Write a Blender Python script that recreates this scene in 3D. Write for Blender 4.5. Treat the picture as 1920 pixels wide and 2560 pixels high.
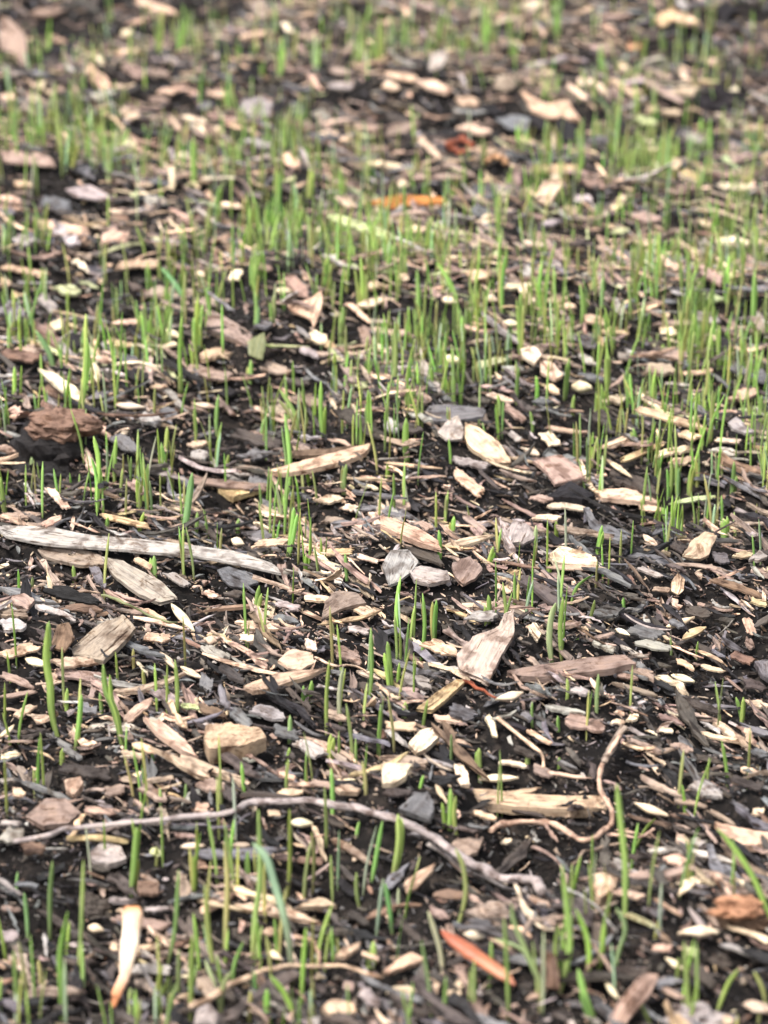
import bpy, math, random
import numpy as np
from mathutils import Vector
for o in list(bpy.data.objects): bpy.data.objects.remove(o, do_unlink=True)
random.seed(7); RNG = np.random.RandomState(11)
S = bpy.context.scene; COL = S.collection
# ------------------------------------------------------------------ camera, sky, sun
CAM_H, PITCH, VFOV = 0.315, math.radians(21.5), math.radians(20.0)
cam_d = bpy.data.cameras.new('camera'); cam = bpy.data.objects.new('camera', cam_d); COL.objects.link(cam)
cam.location = (0, 0, CAM_H); cam.rotation_euler = (math.pi/2 - PITCH, 0, 0)
cam_d.sensor_fit = 'VERTICAL'; cam_d.sensor_height = 24; cam_d.angle = VFOV
cam_d.clip_start = 0.01; cam_d.clip_end = 200
cam_d.dof.use_dof = True; cam_d.dof.focus_distance = 0.79
cam_d.dof.aperture_fstop = (cam_d.lens/1000)/0.0050
S.camera = cam
W = bpy.data.worlds.new('World'); S.world = W; W.use_nodes = True
wn = W.node_tree; bg = wn.nodes['Background']
sky = wn.nodes.new('ShaderNodeTexSky'); sky.sky_type = 'NISHITA'; sky.sun_disc = False
SUN_EL, SUN_AZ = math.radians(60), math.radians(-135)     # azimuth from +Y, clockwise
sky.sun_elevation = SUN_EL; sky.sun_rotation = SUN_AZ; sky.air_density = 1.0; sky.dust_density = 3.0; sky.ozone_density = 1.0
hs = wn.nodes.new('ShaderNodeHueSaturation'); hs.inputs['Saturation'].default_value = .35      # a thin white overcast
wn.links.new(sky.outputs[0], hs.inputs['Color']); wn.links.new(hs.outputs[0], bg.inputs[0]); bg.inputs[1].default_value = 0.10
sl = bpy.data.lights.new('sun', 'SUN'); sl.energy = 1.5; sl.angle = math.radians(14); sl.color = (1, .975, .935)
sun = bpy.data.objects.new('sun', sl); COL.objects.link(sun)
sd = Vector((math.sin(SUN_AZ)*math.cos(SUN_EL), math.cos(SUN_AZ)*math.cos(SUN_EL), math.sin(SUN_EL)))
sun.rotation_euler = sd.to_track_quat('Z', 'Y').to_euler()
vs = S.view_settings; vs.view_transform = 'Standard'; vs.look = 'None'; vs.exposure = 1.85; vs.gamma = 1
# ------------------------------------------------------------------ photo pixel -> place
SRC_W, SRC_H = 1920., 2560.
TV = math.tan(VFOV/2)
CP, SP = math.cos(PITCH), math.sin(PITCH)
def ray(px, py):
    sx = (px - SRC_W/2)/(SRC_H/2)*TV; sy = -(py - SRC_H/2)/(SRC_H/2)*TV
    return np.array((sx, CP + sy*SP, -SP + sy*CP))
def ground0(px, py):
    r = ray(px, py); t = CAM_H/-r[2]; return r[0]*t, r[1]*t
def project(x, y, z=0.):
    v = (x, y, z - CAM_H)
    depth = v[1]*CP - v[2]*SP; up = v[1]*SP + v[2]*CP
    return SRC_W/2 + x/depth/TV*SRC_H/2, SRC_H/2 - up/depth/TV*SRC_H/2, depth
PAN = dict(A=(0,0),B=(960,0),C=(0,640),D=(960,640),E=(0,1280),F=(960,1280),G=(0,1920),H=(960,1920))
ZS = 1659/960.
def src(pan, x, y): return PAN[pan][0] + x/ZS, PAN[pan][1] + y/ZS
def hsh(a, b, s): v = np.sin(a*127.1 + b*311.7 + s*74.7)*43758.5453; return v - np.floor(v)
def vnoise(x, y, s=0):
    x = np.asarray(x, float); y = np.asarray(y, float)
    ix, iy = np.floor(x), np.floor(y); fx, fy = x-ix, y-iy
    fx = fx*fx*(3-2*fx); fy = fy*fy*(3-2*fy)
    a, b, c, d = hsh(ix,iy,s), hsh(ix+1,iy,s), hsh(ix,iy+1,s), hsh(ix+1,iy+1,s)
    return (a*(1-fx)+b*fx)*(1-fy) + (c*(1-fx)+d*fx)*fy
HOLLOWS = [('A',320,90,.03,.010),('A',90,180,.02,.005),('B',1450,470,.03,.008),('C',190,930,.02,.010),('C',1000,900,.016,.005),('C',1180,640,.014,.006),
           ('D',300,570,.018,.007),('D',900,700,.018,.005),('E',960,390,.014,.006),('E',320,330,.014,.005),('G',140,480,.016,.006),
           ('G',1460,430,.012,.006),('H',1560,400,.014,.006),('G',620,750,.012,.004),('D',1100,960,.012,.005),('F',1250,620,.02,.004),('G',500,940,.01,.005),
           ('H',560,330,.012,.006),('B',760,570,.016,.007),('D',830,110,.012,.008)]
HOL = [(*ground0(*src(p,x,y)), r, d) for p,x,y,r,d in HOLLOWS]
def H(x, y):
    x = np.asarray(x, float); y = np.asarray(y, float)
    z = .018*(vnoise(x*7+3, y*5, 1)-.5) + .018*(vnoise(x*22, y*20+5, 2)-.5) + .007*(vnoise(x*65, y*65, 3)-.5) + .003*(vnoise(x*170, y*170, 4)-.5)
    for hx, hy, r, d in HOL: z = z - d*np.exp(-((x-hx)**2 + ((y-hy)*.8)**2)/(2*r*r))
    return z
def at(px, py, lift=0.):
    r = ray(px, py); z = 0.
    for _ in range(8):
        t = (CAM_H - z)/-r[2]; z = .5*z + .5*(float(H(r[0]*t, r[1]*t)) + lift)
    return np.array((r[0]*t, r[1]*t, CAM_H + r[2]*t))
# ------------------------------------------------------------------ materials
def new_mat(name):
    m = bpy.data.materials.new(name); m.use_nodes = True; nt = m.node_tree
    return m, nt, nt.nodes, nt.links, nt.nodes['Principled BSDF']
def ramp(N, stops):
    r = N.new('ShaderNodeValToRGB'); e = r.color_ramp.elements
    e[0].position, e[0].color = stops[0][0], (*stops[0][1], 1)
    e[1].position, e[1].color = stops[-1][0], (*stops[-1][1], 1)
    for p, c in stops[1:-1]:
        k = e.new(p); k.color = (*c, 1)
    return r
def mixmul(N, Lk, a, b, f=1.):
    m = N.new('ShaderNodeMix'); m.data_type = 'RGBA'; m.blend_type = 'MULTIPLY'; m.inputs[0].default_value = f
    Lk.new(a, m.inputs[6]); Lk.new(b, m.inputs[7]); return m.outputs[2]
def wood_mat(name, along=60., across=900., lo=.42, hi=1.3, rough=.8, spot=.35, bump=.5, spec=.25, stain=(.54,.64)):
    m, nt, N, Lk, P = new_mat(name)
    col = N.new('ShaderNodeAttribute'); col.attribute_name = 'col'
    g = N.new('ShaderNodeAttribute'); g.attribute_name = 'grain'
    mp = N.new('ShaderNodeMapping'); mp.inputs['Scale'].default_value = (along, across, across); Lk.new(g.outputs['Vector'], mp.inputs[0])
    n1 = N.new('ShaderNodeTexNoise'); n1.inputs['Scale'].default_value = 1; n1.inputs['Detail'].default_value = 5; n1.inputs['Roughness'].default_value = .65
    Lk.new(mp.outputs[0], n1.inputs['Vector'])
    r1 = ramp(N, [(.30,(lo,)*3), (.48,(.95,.93,.92)), (.70,(hi,hi*.98,hi*.95))]); Lk.new(n1.outputs[0], r1.inputs[0])
    n2 = N.new('ShaderNodeTexNoise'); n2.inputs['Scale'].default_value = 230; n2.inputs['Detail'].default_value = 4; Lk.new(g.outputs['Vector'], n2.inputs['Vector'])
    r2 = ramp(N, [(.33,(spot,spot*.9,spot*.85)), (.5,(1,1,1)), (.75,(1.12,1.08,1.0))]); Lk.new(n2.outputs[0], r2.inputs[0])
    c = mixmul(N, Lk, col.outputs['Color'], r1.outputs[0]); c = mixmul(N, Lk, c, r2.outputs[0])
    n3 = N.new('ShaderNodeTexNoise'); n3.inputs['Scale'].default_value = 170; n3.inputs['Detail'].default_value = 7; n3.inputs['Roughness'].default_value = .72; n3.inputs['Distortion'].default_value = .6
    Lk.new(g.outputs['Vector'], n3.inputs['Vector'])
    r3 = ramp(N, [(stain[0],(1,1,1)), (stain[1],(.42,.34,.29)), (stain[1]+.12,(.14,.11,.095))]); Lk.new(n3.outputs[0], r3.inputs[0])      # soil stuck to the piece
    c = mixmul(N, Lk, c, r3.outputs[0])
    mp4 = N.new('ShaderNodeMapping'); mp4.inputs['Scale'].default_value = (along*1.3, across*.55, across*.55); Lk.new(g.outputs['Vector'], mp4.inputs[0])
    n4 = N.new('ShaderNodeTexNoise'); n4.inputs['Scale'].default_value = 1; n4.inputs['Detail'].default_value = 2; Lk.new(mp4.outputs[0], n4.inputs['Vector'])
    r4 = ramp(N, [(.30,(.25,.19,.15)), (.36,(1,1,1)), (1,(1,1,1))]); Lk.new(n4.outputs[0], r4.inputs[0]); c = mixmul(N, Lk, c, r4.outputs[0])   # cracks along the grain
    Lk.new(c, P.inputs['Base Color']); P.inputs['Roughness'].default_value = rough; P.inputs['Specular IOR Level'].default_value = spec
    b = N.new('ShaderNodeBump'); b.inputs['Strength'].default_value = bump; b.inputs['Distance'].default_value = .0004
    Lk.new(n1.outputs[0], b.inputs['Height']); Lk.new(b.outputs[0], P.inputs['Normal'])
    return m
M_WOOD = wood_mat('weathered_wood', 60, 2000, .6, 1.18, .8, .5, .8)
M_BARK = wood_mat('rough_bark', 130, 1700, .62, 1.2, .75, .42, 1.0, .2)
M_WET = wood_mat('damp_mulch', 90, 900, .35, 1.4, .68, .3, .7, .25)
M_SEED = wood_mat('seed_husk', 70, 1500, .78, 1.1, .6, .7, .3, .3, (.6,.72))
def leaf_mat(name):
    m, nt, N, Lk, P = new_mat(name)
    col = N.new('ShaderNodeAttribute'); col.attribute_name = 'col'
    g = N.new('ShaderNodeAttribute'); g.attribute_name = 'grain'
    mp = N.new('ShaderNodeMapping'); mp.inputs['Scale'].default_value = (90, 1600, 1600); Lk.new(g.outputs['Vector'], mp.inputs[0])
    n1 = N.new('ShaderNodeTexNoise'); n1.inputs['Scale'].default_value = 1; n1.inputs['Detail'].default_value = 3; Lk.new(mp.outputs[0], n1.inputs['Vector'])
    r1 = ramp(N, [(.3,(.7,.75,.7)), (.7,(1.2,1.15,1.1))]); Lk.new(n1.outputs[0], r1.inputs[0])
    c = mixmul(N, Lk, col.outputs['Color'], r1.outputs[0])
    Lk.new(c, P.inputs['Base Color']); P.inputs['Roughness'].default_value = .45
    tr = N.new('ShaderNodeBsdfTranslucent'); Lk.new(c, tr.inputs[0])
    mx = N.new('ShaderNodeMixShader'); mx.inputs[0].default_value = .58
    Lk.new(P.outputs[0], mx.inputs[1]); Lk.new(tr.outputs[0], mx.inputs[2]); Lk.new(mx.outputs[0], N['Material Output'].inputs[0])
    return m
M_GRASS = leaf_mat('young_grass')
def soil_mat():
    m, nt, N, Lk, P = new_mat('dark_soil')
    tc = N.new('ShaderNodeTexCoord')
    mp = N.new('ShaderNodeMapping'); mp.inputs['Scale'].default_value = (1, 1, 1); Lk.new(tc.outputs['Object'], mp.inputs[0])
    n = N.new('ShaderNodeTexNoise'); n.inputs['Scale'].default_value = 240; n.inputs['Detail'].default_value = 6; n.inputs['Roughness'].default_value = .7; Lk.new(mp.outputs[0], n.inputs['Vector'])
    v = N.new('ShaderNodeTexVoronoi'); v.inputs['Scale'].default_value = 150; Lk.new(mp.outputs[0], v.inputs['Vector'])
    r = ramp(N, [(.3,(.003,.0028,.0028)), (.54,(.011,.009,.008)), (.68,(.035,.027,.022)), (.8,(.12,.09,.065))]); Lk.new(n.outputs[0], r.inputs[0])
    Lk.new(r.outputs[0], P.inputs['Base Color']); P.inputs['Roughness'].default_value = .9; P.inputs['Specular IOR Level'].default_value = .12
    b = N.new('ShaderNodeBump'); b.inputs['Strength'].default_value = .9; b.inputs['Distance'].default_value = .0012
    Lk.new(n.outputs[0], b.inputs['Height']); b2 = N.new('ShaderNodeBump'); b2.inputs['Strength'].default_value = .5; b2.inputs['Distance'].default_value = .001
    Lk.new(v.outputs[0], b2.inputs['Height']); Lk.new(b.outputs[0], b2.inputs['Normal']); Lk.new(b2.outputs[0], P.inputs['Normal'])
    return m
M_SOIL = soil_mat()
# ------------------------------------------------------------------ mesh helpers
def link_mesh(name, V, F, mat, col=None, grain=None, origin=None, smooth=False):
    """V (n,3), F (m,4) quads, col (n,3), grain (n,3)"""
    V = np.asarray(V, np.float32); F = np.asarray(F, np.int32)
    if origin is not None: V = V - np.asarray(origin, np.float32)
    me = bpy.data.meshes.new(name)
    me.vertices.add(len(V)); me.vertices.foreach_set('co', V.ravel())
    me.loops.add(F.size); me.loops.foreach_set('vertex_index', F.ravel())
    me.polygons.add(len(F)); me.polygons.foreach_set('loop_start', np.arange(0, F.size, F.shape[1], dtype=np.int32))
    me.polygons.foreach_set('use_smooth', np.full(len(F), smooth, bool))
    if col is not None:
        a = me.color_attributes.new('col', 'FLOAT_COLOR', 'POINT')
        a.data.foreach_set('color', np.hstack([np.asarray(col, np.float32), np.ones((len(V),1), np.float32)]).ravel())
    if grain is not None:
        a = me.attributes.new('grain', 'FLOAT_VECTOR', 'POINT'); a.data.foreach_set('vector', np.asarray(grain, np.float32).ravel())
    me.update(calc_edges=True); me.validate()
    me.materials.append(mat)
    o = bpy.data.objects.new(name, me); COL.objects.link(o)
    if origin is not None: o.location = [float(c) for c in origin]
    return o
def grid_faces(n, m):
    """closed slab of two n x m grids"""
    F = []; off = n*m
    for i in range(n-1):
        for j in range(m-1):
            a = i*m+j; F.append((a, a+1, a+m+1, a+m)); F.append((off+a, off+a+m, off+a+m+1, off+a+1))
    for i in range(n-1):
        a = i*m; F.append((a, a+m, off+a+m, off+a)); a = i*m+m-1; F.append((a, off+a, off+a+m, a+m))
    for j in range(m-1):
        F.append((j, off+j, off+j+1, j+1)); a = (n-1)*m+j; F.append((a, a+1, off+a+1, off+a))
    return np.array(F)
def slab(L, Wl, Wr, T, n, m, rng, dome=.0, cup=.0, rag=.08, ridge=.25, taper=False, bend=0., shear=0.):
    """chip in local coords: x along the grain 0..L; Wl/Wr functions of u giving side offsets; returns V, grain"""
    u = np.linspace(0, 1, n)[:,None]; v = np.linspace(0, 1, m)[None,:]
    lo = np.array([Wl(t) for t in u[:,0]])[:,None]; hi = np.array([Wr(t) for t in u[:,0]])[:,None]
    y = lo + (hi-lo)*v
    wmax = float(np.max(hi-lo)) + 1e-9
    e0 = rng.uniform(0, rag, m)[None,:]; e1 = rng.uniform(0, rag, m)[None,:]
    x = L*(e0 + (1-e0-e1)*u) if not taper else L*u*np.ones((1,m))
    y = y + rng.normal(0, .02*min(1,6/m), (n,m))*wmax; x_j = rng.uniform(0,1,(1,m))
    wrel = (hi-lo)/wmax
    prof = 1-(2*v-1)**2
    x = x + shear*y
    z = dome*T*prof*wrel + ridge*min(T,.0013 if T < .1 else 9)*(rng.uniform(-1,1,(1,m)) + .45*rng.uniform(-1,1,(n,m)))
    shift = -cup*wmax*prof + bend*L*(4*u*(1-u)) + .05*T*rng.uniform(-1,1,(n,m))
    edge = np.ones((n,m))*T*(.75+.25*wrel)
    top = np.stack([x, y, shift + edge*.5 + z], -1).reshape(-1,3)
    bot = np.stack([x, y, shift - edge*.5 + 0*z], -1).reshape(-1,3)
    V = np.vstack([top, bot]); G = V + rng.uniform(0, 1, 3)[None,:]
    return V, G
# ------------------------------------------------------------------ colours (base reflectance)
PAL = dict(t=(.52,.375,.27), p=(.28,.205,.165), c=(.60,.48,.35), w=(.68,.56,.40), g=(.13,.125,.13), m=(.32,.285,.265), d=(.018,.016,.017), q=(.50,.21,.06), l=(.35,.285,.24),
           y=(.48,.36,.21), o=(.40,.22,.125), r=(.27,.07,.035), b=(.18,.115,.082), v=(.40,.42,.23), n=(.065,.053,.046))
WORD = dict(q='orange', l='pale pinkish grey', t='tan', p='pinkish brown', c='cream', w='whitish', g='grey', m='pale mauve grey', d='blackish', y='yellowish', o='orange', r='rust red', b='brown', v='pale yellow green', n='dark brown')
def pcol(c, rng, j=.2):
    b = np.array(PAL[c]); return b*(1+rng.uniform(-j, j))*(1+rng.uniform(-.05,.05,3))
FOOT = []      # ground capsules kept free of loose mulch
ITEMS = []     # (object, sx, sy, kind words, size, landmark)
def register(o, name, cat, label, land, sx, sy, words, group=None, extent=40):
    o.name = name; o['category'] = cat
    if group: o['group'] = group
    if label: o['label'] = label
    ITEMS.append(dict(o=o, x=sx, y=sy, label=label, land=land, words=words, ext=extent))
def plane_pts(P0, a, pts):
    n = np.array((0, -math.sin(a), math.cos(a))); e2 = np.array((0, math.cos(a), math.sin(a))); C0 = np.array((0,0,CAM_H)); out = []
    for px, py in pts:
        r = ray(px, py); t = np.dot(P0-C0, n)/np.dot(r, n); q = C0 + r*t - P0
        out.append((q[0], float(np.dot(q, e2))))
    return np.array(out), np.array((1.,0,0)), e2, n
CHIP_F = {}
def chip(pan, pts, wpx, c, a=None, shape='chip', seed=0, thick=None, name=None, cat=None, label=None, land=None):
    rng = np.random.RandomState(seed*13+5)
    S_ = [src(pan, *p) for p in pts]
    low = max(S_, key=lambda p: p[1]); cx = sum(p[0] for p in S_)/len(S_); cy = sum(p[1] for p in S_)/len(S_)
    lift = .0058 if wpx is None and pan in 'AB' else .0036
    if a is None: a = rng.uniform(8, 20)
    if shape == 'seed' and wpx and math.hypot(pts[0][0]-pts[1][0], pts[0][1]-pts[1][1])/wpx < 1.35: shape = 'chip'
    if wpx is None and a < 38: a *= .72
    a = math.radians(a)
    P0 = at(cx, low[1] + (0 if wpx is None else .3*wpx/ZS), lift)
    if wpx is not None:
        (x0,y0),(x1,y1) = S_; dx, dy = x1-x0, y1-y0; l = math.hypot(dx,dy)+1e-6
        hx, hy = -dy/l*wpx/ZS/2, dx/l*wpx/ZS/2
        q, e1, e2, n = plane_pts(P0, a, [S_[0], S_[1], (cx+hx, cy+hy), (cx-hx, cy-hy)])
        ax = q[1]-q[0]; L = np.hypot(*ax); ax = ax/L; pr = np.array((-ax[1], ax[0]))
        hw = max(abs(np.dot(q[2]-q[3], pr))/2, .0004)*(.8 if shape == 'seed' else 1); org = q[0]
        if 2*hw > L*1.3:                       # wider than long on the ground: swap the grain to the long way
            mid = (q[0]+q[1])/2; ax, pr = pr, -ax; L, hw = 2*hw, L/2; org = mid - ax*L/2
        p = {'seed':1.0, 'spindle':.8, 'chip':.32}[shape]
        k0, k1 = (.08, .08) if rng.rand() < .45 else rng.uniform(.3,2.6,2)*p if rng.rand() < .6 else (.1, 1.1); s1 = rng.uniform(.85,1.0)
        ph = rng.uniform(0, 6.28, 4); jg = rng.uniform(-.26, .12, (2, 24)); jg = (jg + np.roll(jg,1,1))*.6; sk = rng.uniform(-.25,.25)
        if shape == 'chip':
            f = lambda t, s: s*hw*min(1, (t/.14+.45)**k0 if t < .14 else 1, ((1-t)/.3+.25)**k1 if t > .775 else 1)*(1-.16*abs(math.sin(5*t+ph[0]+s))) * (1 + jg[int(s>0)][int(t*23)]) + sk*hw*(t-.5)*(1 + math.sin(3*t+ph[2]))
        else:
            f = lambda t, s: s*hw*max(.06, (math.sin(math.pi*min(1,max(0, t**(.85+.3*k0)))))**p)
        Wl, Wr = (lambda t: f(t, -1)), (lambda t: f(t, 1))
    else:
        q, e1, e2, n = plane_pts(P0, a, S_)
        ctr = q.mean(0); d = q-ctr; U, s, Vt = np.linalg.svd(d, full_matrices=False); ax = Vt[0]; pr = np.array((-ax[1], ax[0]))
        lx = d@ax; ly = d@pr; x_lo, x_hi = lx.min(), lx.max(); L = x_hi-x_lo; org = ctr + ax*x_lo; hw = (ly.max()-ly.min())/2
        nP = len(q)
        def cross(t):
            X = x_lo + L*min(.995, max(.005, t)); ys = []
            for i in range(nP):
                xa, xb, ya, yb = lx[i], lx[(i+1)%nP], ly[i], ly[(i+1)%nP]
                if (xa-X)*(xb-X) <= 0 and xa != xb: ys.append(ya + (X-xa)/(xb-xa)*(yb-ya))
            return (min(ys), max(ys)) if ys else (0, 0)
        Wl, Wr = (lambda t: cross(t)[0]), (lambda t: cross(t)[1])
    big = L > .012
    nn, mm = (18, 15) if big else (10, 7)
    if shape == 'seed': nn, mm = 11, 7
    T = thick if thick else {'seed':.34*2*hw, 'spindle':.22*2*hw, 'chip':min(.0022, .10*2*hw+.0003)}[shape]
    T = max(T, .0004)
    V, G = slab(L, Wl, Wr, T, nn, mm, rng, dome={'seed':.9,'spindle':.4,'chip':.1}[shape], cup=(rng.uniform(-.06,.1) if wpx else rng.uniform(-.02,.04)) if shape=='chip' else 0, shear=rng.uniform(-.9,.9) if shape=='chip' and wpx else 0,
                rag=.13 if shape=='chip' and wpx else .05, ridge={'seed':.05,'spindle':.2,'chip':.16 if big else .26}[shape], taper=shape!='chip', bend=rng.uniform(-.03,.05) if L < .02 else rng.uniform(-.006,.004))
    # V is (x along, y across, z normal) -> world
    X = (org[0] + V[:,0]*ax[0] + V[:,1]*pr[0]); Y = (org[1] + V[:,0]*ax[1] + V[:,1]*pr[1])
    roll = rng.uniform(-.06, .06)
    Wd = P0 + X[:,None]*e1 + Y[:,None]*e2 + (V[:,2] + roll*X)[:,None]*n
    F = CHIP_F.setdefault((nn,mm), grid_faces(nn,mm))
    base = pcol(c, rng)
    col = np.tile(base, (len(V),1))
    mat = M_SEED if shape == 'seed' or c == 'w' else (M_BARK if c in 'gmdbn' else M_WOOD)
    ctrw = Wd.mean(0); ctrw[2] = Wd[:,2].min()
    o = link_mesh('chip', Wd, F, mat, col, G, ctrw, smooth=shape=='seed')
    A0 = P0 + org[0]*e1 + org[1]*e2; A1 = A0 + L*(ax[0]*e1 + ax[1]*e2)
    FOOT.append((A0[0], A0[1], A1[0], A1[1], hw*.9+.001))
    kind = name or ('grass_seed' if shape=='seed' else 'bark_flake' if c in 'gmdbn' else 'wood_chip')
    asp = L/(2*hw)
    words = ('' if asp < 2.2 else 'long ' if asp > 4 else '') + WORD[c] + {'grass_seed':' grass seed husk','bark_flake':(' strip of bark' if asp>3 else ' flake of bark'),'wood_chip':(' splinter of wood' if asp>3 else ' wood chip')}.get(kind, ' '+kind.replace('_',' '))
    g = {'grass_seed':'grass seed husks scattered over the mulch','bark_flake':'flakes of bark in the mulch','wood_chip':'wood chips scattered over the mulch'}.get(kind)
    register(o, kind, cat or {'grass_seed':'seed','bark_flake':'bark','wood_chip':'wood chip'}.get(kind, kind.replace('_',' ')), label, land, cx, cy, words, g, L)
    return o
def catmull(P, k):
    P = np.array(P, float); Q = np.vstack([2*P[0]-P[1], P, 2*P[-1]-P[-2]]); out = []
    for i in range(1, len(Q)-2):
        for t in np.linspace(0, 1, k, endpoint=False):
            a, b, c, d = Q[i-1], Q[i], Q[i+1], Q[i+2]
            out.append(.5*((2*b)+(-a+c)*t+(2*a-5*b+4*c-d)*t*t+(-a+3*b-3*c+d)*t**3))
    out.append(P[-1]); return np.array(out)
def tube(C_, R, k, rng, flat=1., rough=.12, updir=(0,0,1)):
    """tube along centre line C_ with radii R; returns V,F,G"""
    n = len(C_); V = []; G = []; up = np.array(updir, float); s = 0
    ph = rng.uniform(0,6.28,k); off = rng.uniform(0,1,3)
    for i in range(n):
        tg = C_[min(i+1,n-1)] - C_[max(i-1,0)]; tg = tg/(np.linalg.norm(tg)+1e-9)
        sd_ = np.cross(tg, up); sd_ = sd_/(np.linalg.norm(sd_)+1e-9); nu = np.cross(sd_, tg)
        if i: s += np.linalg.norm(C_[i]-C_[i-1])
        for j in range(k):
            th = 2*math.pi*j/k; r = R[i]*(1 + rough*math.sin(ph[j]+i*.35) + rough*rng.uniform(-.9,.9) + 2.2*rough*max(0, math.sin(i*.43+ph[0])-.82)/.18)
            V.append(C_[i] + sd_*math.cos(th)*r + nu*math.sin(th)*r*flat); G.append(off + np.array((s, math.cos(th)*R[i], math.sin(th)*R[i])))
    F = []
    for i in range(n-1):
        for j in range(k):
            a = i*k+j; b = i*k+(j+1)%k; F.append((a, b, b+k, a+k))
    V.append(C_[0]); V.append(C_[-1]); G.append(G[0]); G.append(G[-1]); c0 = n*k; c1 = c0+1
    for j in range(0, k, 2):
        F.append((c0, (j+2)%k, j+1, j)); e = (n-1)*k; F.append((c1, e+j, e+j+1, e+(j+2)%k))
    return np.array(V), np.array(F), np.array(G)
def twig(pan, pts, wpx, c, name, cat, label, land=None, lift=.004, flat=.8, seed=1, mat=None, taper=(1,.6), parent=None, rough=.12):
    rng = np.random.RandomState(seed*7+1)
    S_ = catmull([src(pan, *p) for p in pts], 7); P = []
    for i, (x, y) in enumerate(S_): P.append(at(x, y, lift + .0015*math.sin(i*.31+seed)))
    P = np.array(P); zs = P[:,2].copy()
    for _ in range(12): zs[1:-1] = (zs[:-2]+zs[1:-1]+zs[2:])/3      # a twig does not follow every bump
    P[:,2] = np.maximum(zs, P[:,2]*.5 + zs*.5)
    ws = np.linspace(*taper, len(P))
    R = np.array([wpx/ZS/2*np.linalg.norm(p-np.array((0,0,CAM_H)))*TV/(SRC_H/2)*w for p, w in zip(P, ws)])
    V, F, G = tube(P, R, 8, rng, flat, rough)
    cw = V.mean(0); cw[2] = V[:,2].min()
    o = link_mesh(name, V, F, mat or M_BARK, np.tile(pcol(c, rng, .05), (len(V),1)), G, cw, True)
    for i in range(0, len(P)-3, 3): FOOT.append((P[i][0],P[i][1],P[i+3][0],P[i+3][1], R[i]+.0008))
    if parent is None:
        register(o, name, cat, label, land, S_[:,0].mean(), S_[:,1].mean(), WORD[c]+' '+name.replace('_',' '), None, .05)
    else:
        o.parent = parent; o.location = o.location - parent.location
    return o
# ------------------------------------------------------------------ ground sheet
def axis(lo, hi, step, far):
    a = list(np.arange(lo, hi, step)); s = step; x = hi
    while x < far: a.append(x); s *= 1.25; x += s
    s = step; x = lo-step; b = []
    while x > -far: b.append(x); s *= 1.25; x -= s
    return np.array(b[::-1] + a)
gx = axis(-.30, .30, .003, 30); gy = axis(.38, 1.75, .003, 30)
XX, YY = np.meshgrid(gx, gy); ZZ = H(XX, YY)
gv = np.stack([XX, YY, ZZ], -1).reshape(-1,3); nx_, ny_ = len(gx), len(gy)
idx = np.arange(nx_*ny_).reshape(ny_, nx_)
gf = np.stack([idx[:-1,:-1], idx[:-1,1:], idx[1:,1:], idx[1:,:-1]], -1).reshape(-1,4)
ground = link_mesh('ground', gv, gf, M_SOIL, smooth=True)
ground['kind'] = 'structure'
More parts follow.
